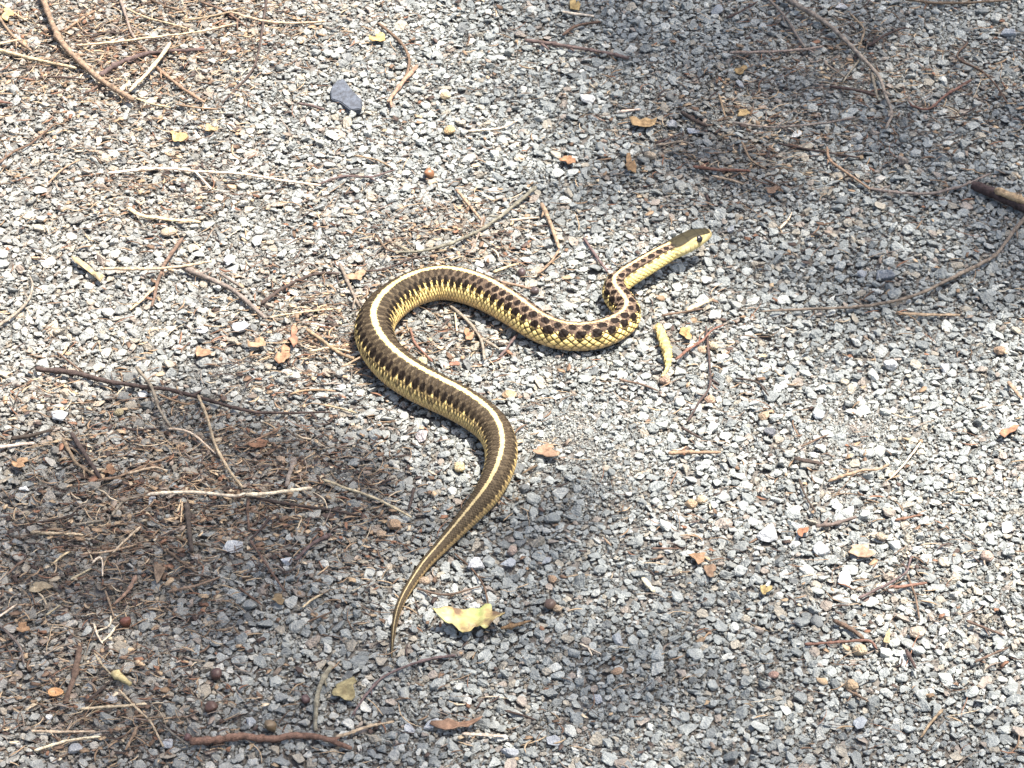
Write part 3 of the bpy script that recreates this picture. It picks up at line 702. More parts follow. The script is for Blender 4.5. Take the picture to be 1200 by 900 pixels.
for kd, wd, pts in [('dark', 8, [(219, 590), (221, 615), (225, 647)]), ('brown', 4.5, [(293, 633), (313, 663), (334, 693)]), ('dark', 4.5, [(318, 606), (305, 620), (292, 634)]),
                    ('plum', 7, [(388, 626), (367, 637), (346, 656)]), ('tan', 6.5, [(159, 674), (150, 692), (133, 708)]), ('straw', 4.5, [(83, 679), (96, 672), (107, 666)]),
                    ('straw', 5.5, [(36, 624), (67, 625), (98, 627)]), ('pale', 4, [(108, 660), (117, 653), (120, 660), (120, 675)]), ('tan', 5, [(196, 694), (227, 687), (258, 676)]),
                    ('straw', 4, [(97, 649), (130, 646), (160, 638)]), ('straw', 4.5, [(165, 617), (150, 630), (132, 648)]), ('brown', 4, [(30, 655), (20, 662), (8, 674)]),
                    ('straw', 4, [(60, 662), (72, 652), (83, 646)]), ('grey', 5, [(88, 615), (104, 612), (122, 610)]), ('brown', 4, [(205, 628), (222, 636), (245, 640)]),
                    ('straw', 4, [(150, 555), (180, 548), (196, 552)]), ('brown', 4.5, [(195, 645), (215, 660), (232, 672)]), ('dark', 4.5, [(140, 500), (160, 504), (186, 502)]),
                    ('tan', 4, [(186, 462), (205, 470), (222, 474)]), ('straw', 3.5, [(208, 600), (213, 585), (212, 612)]), ('dark', 4, [(45, 612), (70, 608), (92, 602)])]:
    T(kd, wd, pts, None, cM)
T('dark', 6, [(485, 572), (482, 586), (479, 598)], 'short dark purplish twig by the tip of the straight tan straw')
T('dark', 4, [(440, 567), (464, 560)], 'tiny dark twig inside the bend above the snake\'s tail')
cB_ = 'in the brown litter near the brown seeds'
T('brown', 9, [(93, 757), (88, 787), (76, 824)], 'broad brown bark strip in the litter near an orange seed cup', w1=8, name='bark_strip', flat=.45)
for kd, wd, pts in [('straw', 5.5, [(94, 831), (133, 828), (172, 825)]), ('straw', 4.5, [(139, 808), (160, 830), (177, 847), (191, 875)]), ('dark', 5.5, [(128, 799), (114, 812), (99, 823)]),
                    ('straw', 5, [(37, 857), (75, 858), (112, 857)]), ('pale', 5, [(40, 880), (80, 868), (118, 863)]), ('tan', 5.5, [(161, 852), (147, 879)]),
                    ('pale', 4, [(110, 731), (114, 744), (120, 754)]), ('pale', 4, [(135, 735), (128, 745), (119, 753)]), ('pale', 4.5, [(-6, 726), (20, 708)]),
                    ('grey', 4.5, [(-3, 730), (17, 750), (25, 762), (28, 778)]), ('grey', 4, [(52, 768), (70, 758), (88, 753)]), ('brown', 4, [(279, 688), (307, 709)]),
                    ('brown', 3.5, [(360, 729), (388, 717)]), ('tan', 4, [(123, 692), (128, 706), (134, 724)]), ('straw', 4.5, [(355, 712), (366, 703), (378, 696)]),
                    ('straw', 3.5, [(54, 721), (71, 709)]), ('straw', 4, [(110, 765), (122, 782), (134, 794)]), ('grey', 4, [(192, 850), (205, 862), (222, 874)]),
                    ('pale', 4, [(130, 722), (128, 734), (112, 740)])]:
    T(kd, wd, pts, None, cB_)
T('red', 12, [(222, 869), (253, 867), (283, 863), (317, 866), (345, 862), (375, 864), (412, 877)], 'thick reddish brown stick with a pinkish sunlit top, thickest in the litter', w1=8, name='stick')
T('grey', 8, [(388, 780), (376, 802), (371, 825), (369, 856)], 'grey-brown upright-lying twig beside a mottled green leaf piece', w1=7)
# -- around the tail and the yellow leaf
T('plum', 5, [(534, 768), (500, 773), (473, 782), (450, 793), (430, 813), (412, 839)], 'bow-shaped purplish twig below the snake\'s tail tip', w1=3.5)
T('brown', 4, [(533, 649), (553, 667), (567, 687), (572, 708)], 'thin brown twig curving down to the yellow leaf', w1=3)
T('brown', 4, [(489, 690), (523, 697), (564, 687)], 'thin brown twig between the snake\'s tail and the yellow leaf', w1=3)
T('pale', 7, [(542, 860), (568, 861), (592, 863)], 'flat pale wood splinter beside a reddish bark flake', flat=.4, name='wood_splinter')
T('straw', 7, [(394, 864), (433, 851), (462, 845)], 'tan straw piece lying towards a reddish bark flake', w1=4, flat=.6)
T('pale', 3, [(679, 754), (691, 760), (704, 766)], 'tiny pale forked stem on the grey gravel', stub=[((689, 759), (694, 768), 2.5)])
T('brown', 4, [(763, 643), (798, 643)], 'thin straight brown twig near a pile of brown bark scraps')
T('pale', 9, [(753, 677), (767, 694)], 'stubby pale wood chip alone on grey gravel', flat=.5, name='wood_chip')
T('dark', 4, [(592, 833), (612, 838), (628, 844)], 'short dark twig on the gravel below the yellow leaf')
T('brown', 4, [(612, 555), (630, 545)], 'short brown twig next to the outer bend of the snake\'s rear half')
T('brown', 4, [(726, 445), (750, 450), (771, 458)], 'brown twig lying near the foot of the yellow catkin')
# -- right of the catkin
T('dark', 4, [(827, 382), (830, 410), (832, 450), (820, 470), (806, 494)], 'thin dark upright-lying twig passing a pair of tan pebbles', w1=3.5)
T('red', 5, [(792, 421), (807, 409), (823, 399), (834, 387), (848, 381)], 'reddish brown twig bent over the thin dark one near the catkin', w1=3.5, zoff=.003)
T('straw', 8, [(804, 364), (820, 357), (836, 350)], 'short thick pale straw close to the pale blocky stone', w1=6, flat=.6)
T('brown', 4, [(775, 370), (800, 366), (824, 362)], 'thin brown twig under the short thick pale straw')
T('tan', 7, [(1058, 367), (1090, 369), (1125, 369)], 'straight tan stem lying under the long curving grey twig', w1=6, flat=.6)
T('dark', 4, [(862, 443), (887, 448), (901, 464)], 'small dark arched twig on bright gravel')
T('tan', 7, [(783, 531), (812, 530), (845, 530)], 'level tan stem casting a dark line of shade on bright gravel', w1=5)
T('dark', 8, [(931, 537), (945, 540), (962, 543)], 'dark lump of bark at the foot of a tan twig', flat=.6, name='bark_strip')
T('tan', 6, [(971, 564), (1007, 552), (1028, 550), (1042, 544)], 'tan twig with its end near a dark lump of bark', w1=4)
T('pale', 3.5, [(1079, 518), (1063, 540), (1043, 561)], 'slender pale stem near the dusty patch')
T('dark', 4, [(936, 561), (945, 583), (956, 600)], 'thin dark twig below the dark lump of bark')
T('dark', 5, [(799, 501), (822, 514)], 'short dark twig between two other dark ones on bright gravel')
T('brown', 3.5, [(939, 523), (971, 509)], 'thin brown twig above the dark lump of bark')
T('tan', 7, [(1182, 448), (1198, 468)], 'stubby tan twig end near a curled reddish leaf', flat=.7)
# -- sunlit lower right
T('red', 5, [(943, 755), (977, 753), (1017, 751), (1028, 761)], 'straight reddish twig with a hooked end touching a tan pebble', w1=5)
T('brown', 8, [(977, 727), (997, 737), (1012, 748)], 'stout brown twig slanting down to the reddish hooked one', w1=6)
T('plum', 5, [(1006, 701), (1033, 688), (1060, 672), (1068, 652)], 'purplish twig bending upwards across a reddish twig', w1=3.5, zoff=.002)
T('red', 6, [(1041, 688), (1062, 687), (1086, 683)], 'reddish twig under the bend of a purplish one', w1=5)
T('brown', 4, [(1063, 673), (1073, 700), (1077, 724)], 'thin brown twig hanging from the bend of a purplish twig')
T('plum', 7, [(956, 617), (980, 613), (1004, 606)], 'thick purplish twig beside a large pale grey stone', w1=5)
T('red', 5, [(1049, 610), (1081, 603)], 'short reddish twig on the brightest gravel')
T('brown', 5, [(1132, 727), (1157, 737), (1178, 745)], 'brown twig with a knobbly end on bright bare gravel', w1=4)
T('brown', 4, [(1142, 776), (1160, 768), (1181, 759)], 'thin brown twig below the knobbly brown one')
T('tan', 5.5, [(1104, 832), (1090, 848), (1079, 864)], 'tan-grey twig slanting beside a pale greenish stone')
T('brown', 4, [(992, 808), (1018, 822)], 'thin brown twig under a round tan pebble')
T('dark', 7, [(1062, 762), (1073, 783)], 'stubby dark twig on bright gravel')
for i, (kd, wd, pts, label, cl, w1, name, flat, zoff, stub) in enumerate(TW):
    sc_ = mpp(P(*pts[len(pts)//2]))
    kw = .36 if wd < 8 else .42
    V, F, c = tube(pts, wd*kw*sc_, (w1 or wd*.8)*kw*sc_*.9, 1000+i, zoff, flat)
    rs = random.Random(9000+i); stub = list(stub); pl_ = sum(math.dist(pts[a], pts[a+1]) for a in range(len(pts)-1))
    if kd not in ('straw', 'pale') and pl_ > 48 and wd >= 4 and flat == 1.0:     # short snapped side shoots
        for _ in range(1+int(pl_ > 110)+int(pl_ > 220)):
            a = rs.randrange(len(pts)-1); u = rs.uniform(.2, .9); q0_ = (pts[a][0]+(pts[a+1][0]-pts[a][0])*u, pts[a][1]+(pts[a+1][1]-pts[a][1])*u)
            an = math.atan2(pts[a+1][1]-pts[a][1], pts[a+1][0]-pts[a][0])+rs.choice((-1, 1))*rs.uniform(.5, 1.0); ll = rs.uniform(7, 17)
            stub.append((q0_, (q0_[0]+math.cos(an)*ll, q0_[1]+math.sin(an)*ll*.75), max(2.4, wd*.5)))
    for (p0, p1, sw) in stub:                     # side shoots belong to the same twig
        V2, F2, c2 = tube([p0, p1], sw*.46*sc_, sw*.3*sc_, 3000+i, zoff, 1); k = len(V)
        V += [tuple(Vector(v)+c2-c) for v in V2]; F += [[a+k for a in ff] for ff in F2]
    nm = name or ('dry_stem' if kd in ('straw', 'pale') else 'twig')
    o = link(nm, mesh_np(nm, V, F), None, M_TWIG); o.location = c
    j = random.uniform(.85, 1.18); o.color = tuple(q*j*random.uniform(.95, 1.05) for q in KC[kd])+(1,)
    if label: tag(o, label, 'stick' if nm == 'stick' else {'dry_stem': 'stem', 'twig': 'twig'}.get(nm, 'bark' if 'bark' in nm else 'wood'))
    else:
        pl = sum(math.dist(pts[a], pts[a+1]) for a in range(len(pts)-1)); ch = math.dist(pts[0], pts[-1])/pl
        look = ('tiny' if pl < 27 else 'short' if pl < 42 else 'longish')+(' thin' if wd < 4.2 else ' stout' if wd > 5.2 else '')+(' straight' if ch > .992 else ' curved' if ch > .93 else ' bent')
        tag(o, look+' '+KW[kd]+' '+cl, 'stem' if nm == 'dry_stem' else 'twig', 'small twigs and stems '+cl)
    if nm == 'stick' and kd == 'dark':            # bare wood where the bark has come off: a thin shell over the upper side
        V2, F2, c2 = tube([(1166, 222), (1178, 227), (1190, 231.5), (1203, 237)], 5.2*sc_, 4.8*sc_, 77, .0052, .8)
        q = link('bare_wood_patch', mesh_np('bare_wood_patch', [tuple(Vector(v)+c2-c) for v in V2], F2), o, M_TWIG); q.color = (.40, .29, .17, 1)

# ---------------------------------------------------------------- leaf pieces
def flake(outline, z0, curl, seed, thick=.00035, rings=6, nsub=4):
    """a thin curled leaf piece from a pixel outline resting on the gravel; returns mesh data and base point"""
    r = random.Random(seed); o = np.array(outline, float)
    pts = catmull(np.vstack([o, o[:1]]), nsub)[:-1]; k = len(pts)
    c = pts.mean(0); V = []; F = []
    base = P(c[0], c[1], ZT)
    W = np.array([tuple(P(x, y, ZT)) for x, y in pts]); cw = W.mean(0); sz = np.linalg.norm(W-cw, axis=1).max()
    def h(p, q):
        d = (p-cw)/sz
        return z0+curl*(d[0]**2*.6-.3*d[1])*sz*.5+.30*sz*noise.noise(Vector((d[0]*1.7+seed, d[1]*1.7, 0)))+.14*sz*noise.noise(Vector((d[0]*4, d[1]*4, seed)))
    for th in (0, 1):
        V.append((cw[0], cw[1], ZT+h(cw, 0)-th*thick))
        for q in range(1, rings+1):
            for i in range(k):
                p = cw+(W[i]-cw)*q/rings
                V.append((p[0], p[1], ZT+max(h(p, q/rings), .0003)-th*thick))
    half = 1+rings*k
    for th in (0, 1):
        b0 = th*half; fl = (lambda l: l) if th == 0 else (lambda l: l[::-1])
        for i in range(k):
            j = (i+1) % k
            F.append(fl([b0, b0+1+i, b0+1+j]))
            for q in range(rings-1):
                F.append(fl([b0+1+q*k+i, b0+1+(q+1)*k+i, b0+1+(q+1)*k+j, b0+1+q*k+j]))
    e = 1+(rings-1)*k
    for i in range(k):
        j = (i+1) % k; F.append([e+i, half+e+i, half+e+j, e+j])
    b0 = Vector((cw[0], cw[1], 0))
    return [tuple(Vector(v)-b0) for v in V], F, b0
M_LEAF, t, b = newmat('yellowing_leaf'); tc = N(t, 'ShaderNodeTexCoord').outputs['Object']
n1 = N(t, 'ShaderNodeTexNoise', i_Scale=95.0, i_Detail=6.0); t.links.new(tc, n1.inputs['Vector'])
t.links.new(ramp(t, n1.outputs[0], [(.34, (.15, .09, .045)), (.44, (.33, .25, .10)), (.54, (.42, .39, .15)), (.68, (.31, .34, .11))]), b.inputs['Base Color'])
n2 = N(t, 'ShaderNodeTexNoise', i_Scale=400.0); t.links.new(tc, n2.inputs['Vector'])
bp = N(t, 'ShaderNodeBump', i_Strength=.5, i_Distance=.0006); t.links.new(n2.outputs[0], bp.inputs['Height']); t.links.new(bp.outputs[0], b.inputs['Normal'])
b.inputs['Roughness'].default_value = .5
V, F, c = flake([(507, 731), (521, 727), (535, 722), (546, 718), (557, 714), (574, 713), (577, 722), (584, 727), (592, 733), (586, 743), (575, 748), (566, 750), (562, 745), (556, 741), (549, 749), (538, 746), (526, 741), (515, 736)], .0042, 1.2, 8, rings=10, nsub=3)
leaf = link('fallen_leaf', mesh_np('fallen_leaf', V, F), None, M_LEAF); leaf.location = c
tag(leaf, 'crumpled yellow-green leaf with brown spots lying past the snake\'s tail tip', 'leaf')
sc_ = mpp(P(600, 735)); V, F, c2 = tube([(586, 736), (603, 733), (622, 727)], 3*sc_, 1.6*sc_, 5, .001)
q = link('leaf_stalk', mesh_np('leaf_stalk', V, F), leaf, M_TWIG); q.location = c2-c; q.color = (.17, .11, .06, 1)
def ragged(cx, cy, w_, h_, seed, k=16, rough=.3):   # torn edge: a few broad lobes plus small nicks
    r = random.Random(seed); a1, a2, a3 = (r.uniform(0, 6.28) for _ in range(3)); out = []
    for i in range(k):
        a = i/k*6.283
        q = .88+.22*math.cos(2*a+a1)+.20*math.cos(3*a+a2)+.10*math.cos(5*a+a3)+r.uniform(-.12, .12)
        out.append((cx+math.cos(a)*w_*.52*q, cy+math.sin(a)*h_*.52*q))
    return out
FL = [('leaf_piece', [(737, 140), (743, 138), (750, 141), (757, 138), (764, 141), (770, 143), (767, 150), (761, 154), (754, 151), (747, 153), (741, 149)], (.38, .24, .09), .8, 'golden tan lobed leaf piece on shaded gravel', 'leaf'),
      ('leaf_piece', ragged(404, 810, 36, 24, 11), (.27, .25, .10), .7, 'mottled green-brown leaf piece below the tail beside a grey twig', 'leaf'),
      ('leaf_piece', [(83, 301), (92, 305), (104, 311), (113, 320), (123, 330), (118, 334), (109, 326), (99, 318), (88, 311)], (.58, .46, .25), .5, 'long pale yellow leaf strip on bright gravel', 'leaf'),
      ('bark_flake', ragged(344, 396, 13, 20, 12), (.30, .105, .055), .5, 'small rust-red flake touching a larger orange one', 'bark'),
      ('bark_flake', ragged(333, 418, 18, 24, 13), (.36, .17, .08), .6, 'orange flake below a small rust-red one', 'bark'),
      ('leaf_piece', ragged(302, 404, 18, 16, 14), (.46, .30, .17), .6, 'pale orange leaf crumb near the rust-red flakes', 'leaf'),
      ('bark_flake', ragged(237, 415, 17, 15, 15), (.44, .25, .14), .5, 'orange and white flake on the dusty gravel', 'bark'),
      ('bark_flake', ragged(23, 545, 20, 14, 16), (.50, .28, .13), .6, 'curled orange-tan flake near the pale straw piece', 'bark'),
      ('bark_flake', ragged(129, 553, 15, 11, 17), (.30, .13, .05), .3, 'rusty square flake by the stubby dark twig', 'bark'),
      ('bark_flake', ragged(304, 522, 22, 12, 18), (.30, .11, .045), .5, 'rusty bark crumb in the shaded litter', 'bark'),
      ('leaf_piece', ragged(738, 194, 14, 24, 19), (.30, .16, .05), .7, 'brown cross-shaped leaf piece near a round pale pebble', 'leaf'),
      ('leaf_piece', ragged(665, 189, 16, 13, 20), (.42, .18, .07), .6, 'orange-brown leaf crumb in the gravel beyond the snake', 'leaf'),
      ('leaf_piece', ragged(443, 46, 18, 14, 21), (.62, .42, .14), .6, 'golden leaf crumb beside the hook-shaped brown twig', 'leaf'),
      ('leaf_piece', ragged(209, 162, 16, 17, 22), (.60, .41, .16), .5, 'bright orange-yellow crumb on sunlit gravel', 'leaf'),
      ('leaf_piece', ragged(247, 152, 14, 11, 23), (.56, .40, .19), .5, 'smaller yellow crumb next to the bright orange-yellow one', 'leaf'),
      ('leaf_piece', ragged(673, 8, 13, 15, 24), (.62, .44, .14), .5, 'golden leaf crumb by a short pale straight stem', 'leaf'),
      ('leaf_piece', ragged(9, 18, 16, 12, 25), (.60, .45, .18), .5, 'yellowish leaf crumb in the straw tangle', 'leaf'),
      ('leaf_piece', [(1170, 512), (1174, 506), (1182, 503), (1188, 498), (1194, 501), (1190, 507), (1183, 509), (1177, 515)], (.34, .13, .06), .8, 'curled reddish brown leaf on bright gravel', 'leaf'),
      ('bark_flake', ragged(1010, 648, 34, 16, 27), (.46, .31, .22), .7, 'curled pinkish tan bark flake above a reddish twig', 'bark'),
      ('bark_flake', ragged(940, 625, 13, 14, 28), (.42, .13, .05), .6, 'orange-red crumb beside a large pale grey stone', 'bark'),
      ('bark_flake', ragged(818, 655, 24, 11, 29), (.33, .17, .08), .6, 'brown bark scrap in a small pile on grey gravel', 'bark'),
      ('bark_flake', ragged(832, 670, 17, 14, 30), (.17, .09, .05), .6, 'dark brown bark scrap in a small pile on grey gravel', 'bark'),
      ('leaf_piece', ragged(897, 693, 12, 14, 31), (.58, .45, .16), .4, 'yellow crumb below a large pale grey stone', 'leaf'),
      ('bark_flake', ragged(532, 852, 48, 13, 32), (.22, .10, .06), .6, 'reddish brown bark flake beside a pale wood splinter', 'bark'),
      ('bark_flake', ragged(640, 531, 34, 13, 33), (.33, .19, .12), .5, 'scrap of reddish litter by the bend of the snake\'s rear half', 'bark'),
      ('leaf_piece', ragged(326, 704, 18, 12, 34), (.20, .14, .05), .5, 'olive-brown leaf crumb in the shaded gravel', 'leaf'),
      ('leaf_piece', ragged(27, 737, 18, 12, 35), (.50, .27, .12), .6, 'ragged orange leaf crumb in shaded litter', 'leaf'),
      ('leaf_piece', ragged(47, 690, 26, 13, 36), (.50, .42, .27), .5, 'pale cream leaf scrap in shaded litter', 'leaf'),
      ('bark_flake', [(180, 664), (193, 661), (194, 668), (188, 681), (184, 688), (181, 676)], (.17, .115, .075), .4, 'three-cornered brown bark piece in the shaded litter', 'bark'),
      ('leaf_piece', ragged(804, 392, 16, 15, 38), (.50, .33, .10), .6, 'golden brown crumb between the catkin and the reddish bent twig', 'leaf'),
      ('leaf_piece', ragged(868, 84, 14, 11, 39), (.34, .22, .06), .5, 'golden crumb in the dark leafy litter', 'leaf'),
      ('leaf_piece', ragged(871, 134, 18, 8, 40), (.45, .31, .11), .5, 'small yellow leaf crumb beside the long level grey stem', 'leaf'),
      ('bark_flake', ragged(905, 224, 18, 8, 41), (.20, .11, .07), .4, 'dark brown bark crumb in shade beyond the snake\'s head', 'bark'),
      ('bark_flake', ragged(549, 394, 13, 13, 42), (.40, .18, .08), .5, 'orange crumb among the forked twig in the snake\'s loop', 'bark'),
      ('bark_flake', ragged(533, 428, 11, 7, 43), (.26, .08, .05), .4, 'dark red crumb in the snake\'s loop', 'bark'),
      ('bark_flake', ragged(1040, 749, 9, 18, 44), (.62, .50, .27), .4, 'pale yellow chip beside the hooked end of a reddish twig', 'bark'),
      ('bark_flake', ragged(418, 325, 26, 12, 45), (.42, .27, .16), .5, 'tan bark scrap behind the snake\'s widest bend', 'bark')]
for k, (nm, ol, c_, cu, lb, ct) in enumerate(FL):
    V, F, c = flake(ol, .0014, cu, 40+k, rings=4, nsub=1)
    o = link(nm, mesh_np(nm, V, F), None, M_FLAKE); o.location = c; o.color = tuple(.48*a+.52*b for a, b in zip(c_, (.22, .165, .115)))+(1,); tag(o, lb, ct)

# ---------------------------------------------------------------- catkin: a spindle of overlapping bracts
sc_ = mpp(P(780, 410)); path = catmull([(771, 381), (777, 397), (782, 413), (782, 430), (776, 441)], 20)
path, tt = resample(path, .5, 2); V = []; F = []; ns = 20
for i, (x, y) in enumerate(path):
    u = i/(len(path)-1); r0 = (.35+.65*math.sin(min(1, u*1.15+.08)*math.pi)**.6)*7.6*sc_*(1-.3*(u > .9))
    ct = P(x, y, ZT+.0026); tg = Vector((path[min(i+1, len(path)-1)]-path[max(i-1, 0)]).tolist()+[0]); tg = Vector((tg.x, -tg.y*1.6, 0)).normalized()
    s_ = tg.cross(Vector((0, 0, 1)))
    for k in range(ns):
        an = k/ns*6.283; rw = tt[i]/5.0; q = (rw+.5*(math.floor(k/4) % 2)) % 1
        rr = r0*(.60+.30*q+.22*noise.noise(Vector((k*.9, tt[i]*.42, 3)))+.10*math.sin(an*5+rw*3.1))
        V.append(ct+s_*math.cos(an)*rr+Vector((0, 0, 1))*math.sin(an)*rr*.85)
    if i:
        for k in range(ns): F.append([(i-1)*ns+k, (i-1)*ns+(k+1) % ns, i*ns+(k+1) % ns, i*ns+k])
F += [list(range(ns))[::-1], [(len(path)-1)*ns+k for k in range(ns)]]
c = Vector(P(780, 412, 0)); c.z = 0
o = link('catkin', mesh_np('catkin', [tuple(v-c) for v in V], F), None, M_PEBBLE); o.location = c; o.color = (.52, .40, .16, 1)
o.data.materials[0] = M_FLAKE; tag(o, 'bumpy yellow catkin lying just beyond the snake\'s front bend', 'catkin')

# ---------------------------------------------------------------- round pebbles, seeds, slate chip
def pebble_mesh(seed, fl):
    bm = bmesh.new(); bmesh.ops.create_icosphere(bm, subdivisions=3, radius=.5); r = random.Random(seed); ay = r.uniform(.74, .95)
    for v in bm.verts:
        k = 1+.30*noise.noise(v.co*2.4+Vector((seed, 0, 0)))+.14*noise.noise(v.co*6+Vector((0, seed, 0)))
        v.co = Vector((v.co.x*k, v.co.y*k*ay, v.co.z*k*fl))
    me = bpy.data.meshes.new('pebble'); bm.to_mesh(me); bm.free(); me.polygons.foreach_set('use_smooth', [True]*len(me.polygons)); return me
PB = [(895, 488, 15, (.40, .27, .15), 'round tan-brown pebble on bright gravel near a dark grey stone'), (832, 468, 13, (.45, .26, .15), 'orange-tan pebble beside the thin dark twig'),
      (822, 410, 13, (.44, .30, .17), 'tan pebble tucked under the reddish bent twig'), (836, 405, 13, (.55, .45, .29), 'cream pebble next to the tan one by the reddish bent twig'),
      (810, 590, 14, (.47, .31, .16), 'tan pebble of a touching pair on grey gravel'), (822, 585, 13, (.55, .42, .25), 'paler pebble of a touching pair on grey gravel'),
      (1172, 411, 15, (.40, .25, .14), 'orange-brown pebble near shaded gravel edge, alone'), (1007, 762, 18, (.50, .38, .22), 'round tan pebble at the hooked end of a reddish twig'),
      (998, 803, 17, (.46, .31, .16), 'round tan pebble above a thin brown twig'), (1075, 742, 20, (.52, .42, .32), 'pale pinkish tan pebble on bright gravel'),
      (907, 790, 13, (.45, .24, .18), 'reddish pebble alone on grey gravel'), (647, 678, 13, (.38, .22, .11), 'orange-brown pebble up from a dark seed'),
      (653, 712, 12, (.50, .36, .22), 'tan pebble touching a dark seed'), (723, 785, 15, (.50, .30, .16), 'flat orange-tan pebble on shaded grey gravel'),
      (462, 615, 17, (.50, .30, .15), 'orange-tan pebble beside the snake\'s tail base'), (447, 626, 13, (.50, .34, .20), 'paler orange pebble next to the one beside the tail base'),
      (497, 680, 14, (.42, .29, .18), 'tan pebble pressed against the thin part of the snake\'s tail'), (600, 645, 14, (.45, .33, .27), 'pinkish pebble on grey gravel beyond the tail'),
      (597, 462, 17, (.55, .34, .16), 'flat orange pebble outside the snake\'s middle bend'), (538, 548, 15, (.62, .47, .22), 'yellow-tan pebble inside the bend of the snake\'s rear half'),
      (762, 183, 15, (.52, .42, .29), 'round pale tan pebble beyond the snake\'s head'), (779, 445, 15, (.42, .26, .17), 'brown pebble at the foot of the yellow catkin'),
      (527, 153, 14, (.62, .40, .15), 'golden pebble in open bright gravel'), (522, 113, 14, (.58, .45, .24), 'yellowish pebble in open bright gravel, squarer than the golden one'),
      (197, 272, 20, (.52, .40, .26), 'flat tan pebble below the thick tan straw'), (495, 424, 14, (.62, .52, .28), 'cream-yellow pebble in the snake\'s loop'),
      (1157, 652, 16, (.48, .34, .27), 'pinkish pebble on the brightest gravel'), (1033, 629, 15, (.46, .36, .25), 'tan pebble above the pinkish bark flake'),
      (139, 483, 13, (.36, .30, .14), 'olive-tan pebble near the very long dark twig'), (329, 538, 12, (.45, .30, .18), 'small orange-tan pebble by the short thick grey stub'),
      (744, 160, 0, None, None)]
for k, (x, y, wd, c_, lb) in enumerate(PB):
    if not wd: continue
    p = P(x, y, ZT); s = wd*mpp(p)*.94
    fl = .5 if 'flat' in lb else .74
    o = link('pebble', pebble_mesh(k+1, fl), None, M_PEBBLE); o.location = (p.x, p.y, ZT+s*fl*.5-.0024); o.scale = (s, s, s); o.rotation_euler = (random.uniform(-.2, .2), random.uniform(-.2, .2), random.uniform(-.6, .6))
    o.color = tuple(.55*a+.45*b for a, b in zip(c_, (.28, .245, .205)))+(1,); tag(o, lb, 'pebble')
def seed_mesh(seed):                             # rounded nutlet: pointed tip, ribbed flanks, flat scar at the base
    n, ns = 14, 18; V = []; F = []
    for i in range(n+1):
        u = i/n; r = .5*math.sin(math.pi*min(1, .10+u*.9))**.75*(1 if u < .86 else 1-(u-.86)*3.2); z = -.45+u*1.0
        for k in range(ns):
            a = k/ns*6.283; q = max(r, .015)*(1+.07*math.cos(a*3+seed)+.03*math.cos(a*9)+.22*noise.noise(Vector((math.cos(a)*1.3+seed*7, math.sin(a)*1.3, z*1.8)))); V.append((math.cos(a)*q, math.sin(a)*q, z))
        if i:
            for k in range(ns): F.append([(i-1)*ns+k, (i-1)*ns+(k+1) % ns, i*ns+(k+1) % ns, i*ns+k])
    F += [list(range(ns))[::-1], [n*ns+k for k in range(ns)]]
    return mesh_np('seed', V, F)
SD = [(503, 202, 14, (.21, .10, .045), 'round brown seed alone on bright gravel'), (253, 788, 16, (.075, .04, .03), 'dark brown seed, the one nearest bare shaded gravel above another seed'),
      (247, 827, 18, (.085, .045, .03), 'dark brown seed with a pale top above the thick reddish stick'), (317, 849, 18, (.16, .115, .06), 'olive-brown seed beside the thick reddish stick'),
      (358, 817, 13, (.08, .045, .04), 'small dark seed next to a grey-brown twig'), (147, 727, 16, (.13, .05, .03), 'glossy dark red seed in the shaded litter'),
      (645, 706, 15, (.10, .065, .045), 'dark brown seed between two tan pebbles'), (627, 338, 11, (.06, .045, .042), 'dark round seed at the end of a tan stem'),
      (611, 317, 12, (.07, .05, .048), 'dark round seed behind the snake\'s back, off the stem'), (220, 861, 11, (.13, .07, .06), 'small purplish seed at the end of the thick reddish stick')]
for k, (x, y, wd, c_, lb) in enumerate(SD):
    p = P(x, y, ZT+.002); s = wd*mpp(p)
    o = link('seed', seed_mesh(k), None, M_SEED); o.location = (p.x, p.y, ZT+s*.36-.0016); o.scale = (s*.92, s*.74, s*.95)
    o.rotation_euler = (random.uniform(.7, 1.5), random.uniform(-.3, .3), random.uniform(0, 6.28)); o.color = (*c_, 1); tag(o, lb, 'seed')
# orange seed cup and pale bud
V = []; F = []; ns = 18; prof = [(.05, .0), (.34, .03), (.5, .2), (.46, .27), (.40, .2), (.2, .10), (.02, .08)]
for i, (r_, z) in enumerate(prof):
    for k in range(ns):
        a = k/ns*6.283; q = r_*(1+.06*math.cos(a*3)); V.append((math.cos(a)*q, math.sin(a)*q*.75, z))
    if i:
        for k in range(ns): F.append([(i-1)*ns+k, (i-1)*ns+(k+1) % ns, i*ns+(k+1) % ns, i*ns+k])
F += [list(range(ns))[::-1], [(len(prof)-1)*ns+k for k in range(ns)]]
p = P(65, 813, ZT); s = 19*mpp(p); o = link('seed_cup', mesh_np('seed_cup', V, F), None, M_SEED); o.location = (p.x, p.y, ZT-.0005); o.scale = (s, s, s); o.color = (.50, .28, .12, 1)
tag(o, 'orange-tan seed cup in the litter beside the broad bark strip', 'seed')
V, F, c = tube([(131, 789), (140, 793), (153, 802)], 5*mpp(P(140, 795)), 3.2*mpp(P(140, 795)), 9, .0005)
o = link('leaf_bud', mesh_np('leaf_bud', V, F), None, M_FLAKE); o.location = c; o.color = (.52, .43, .22, 1); tag(o, 'pale yellow plump bud in the shaded litter', 'bud')
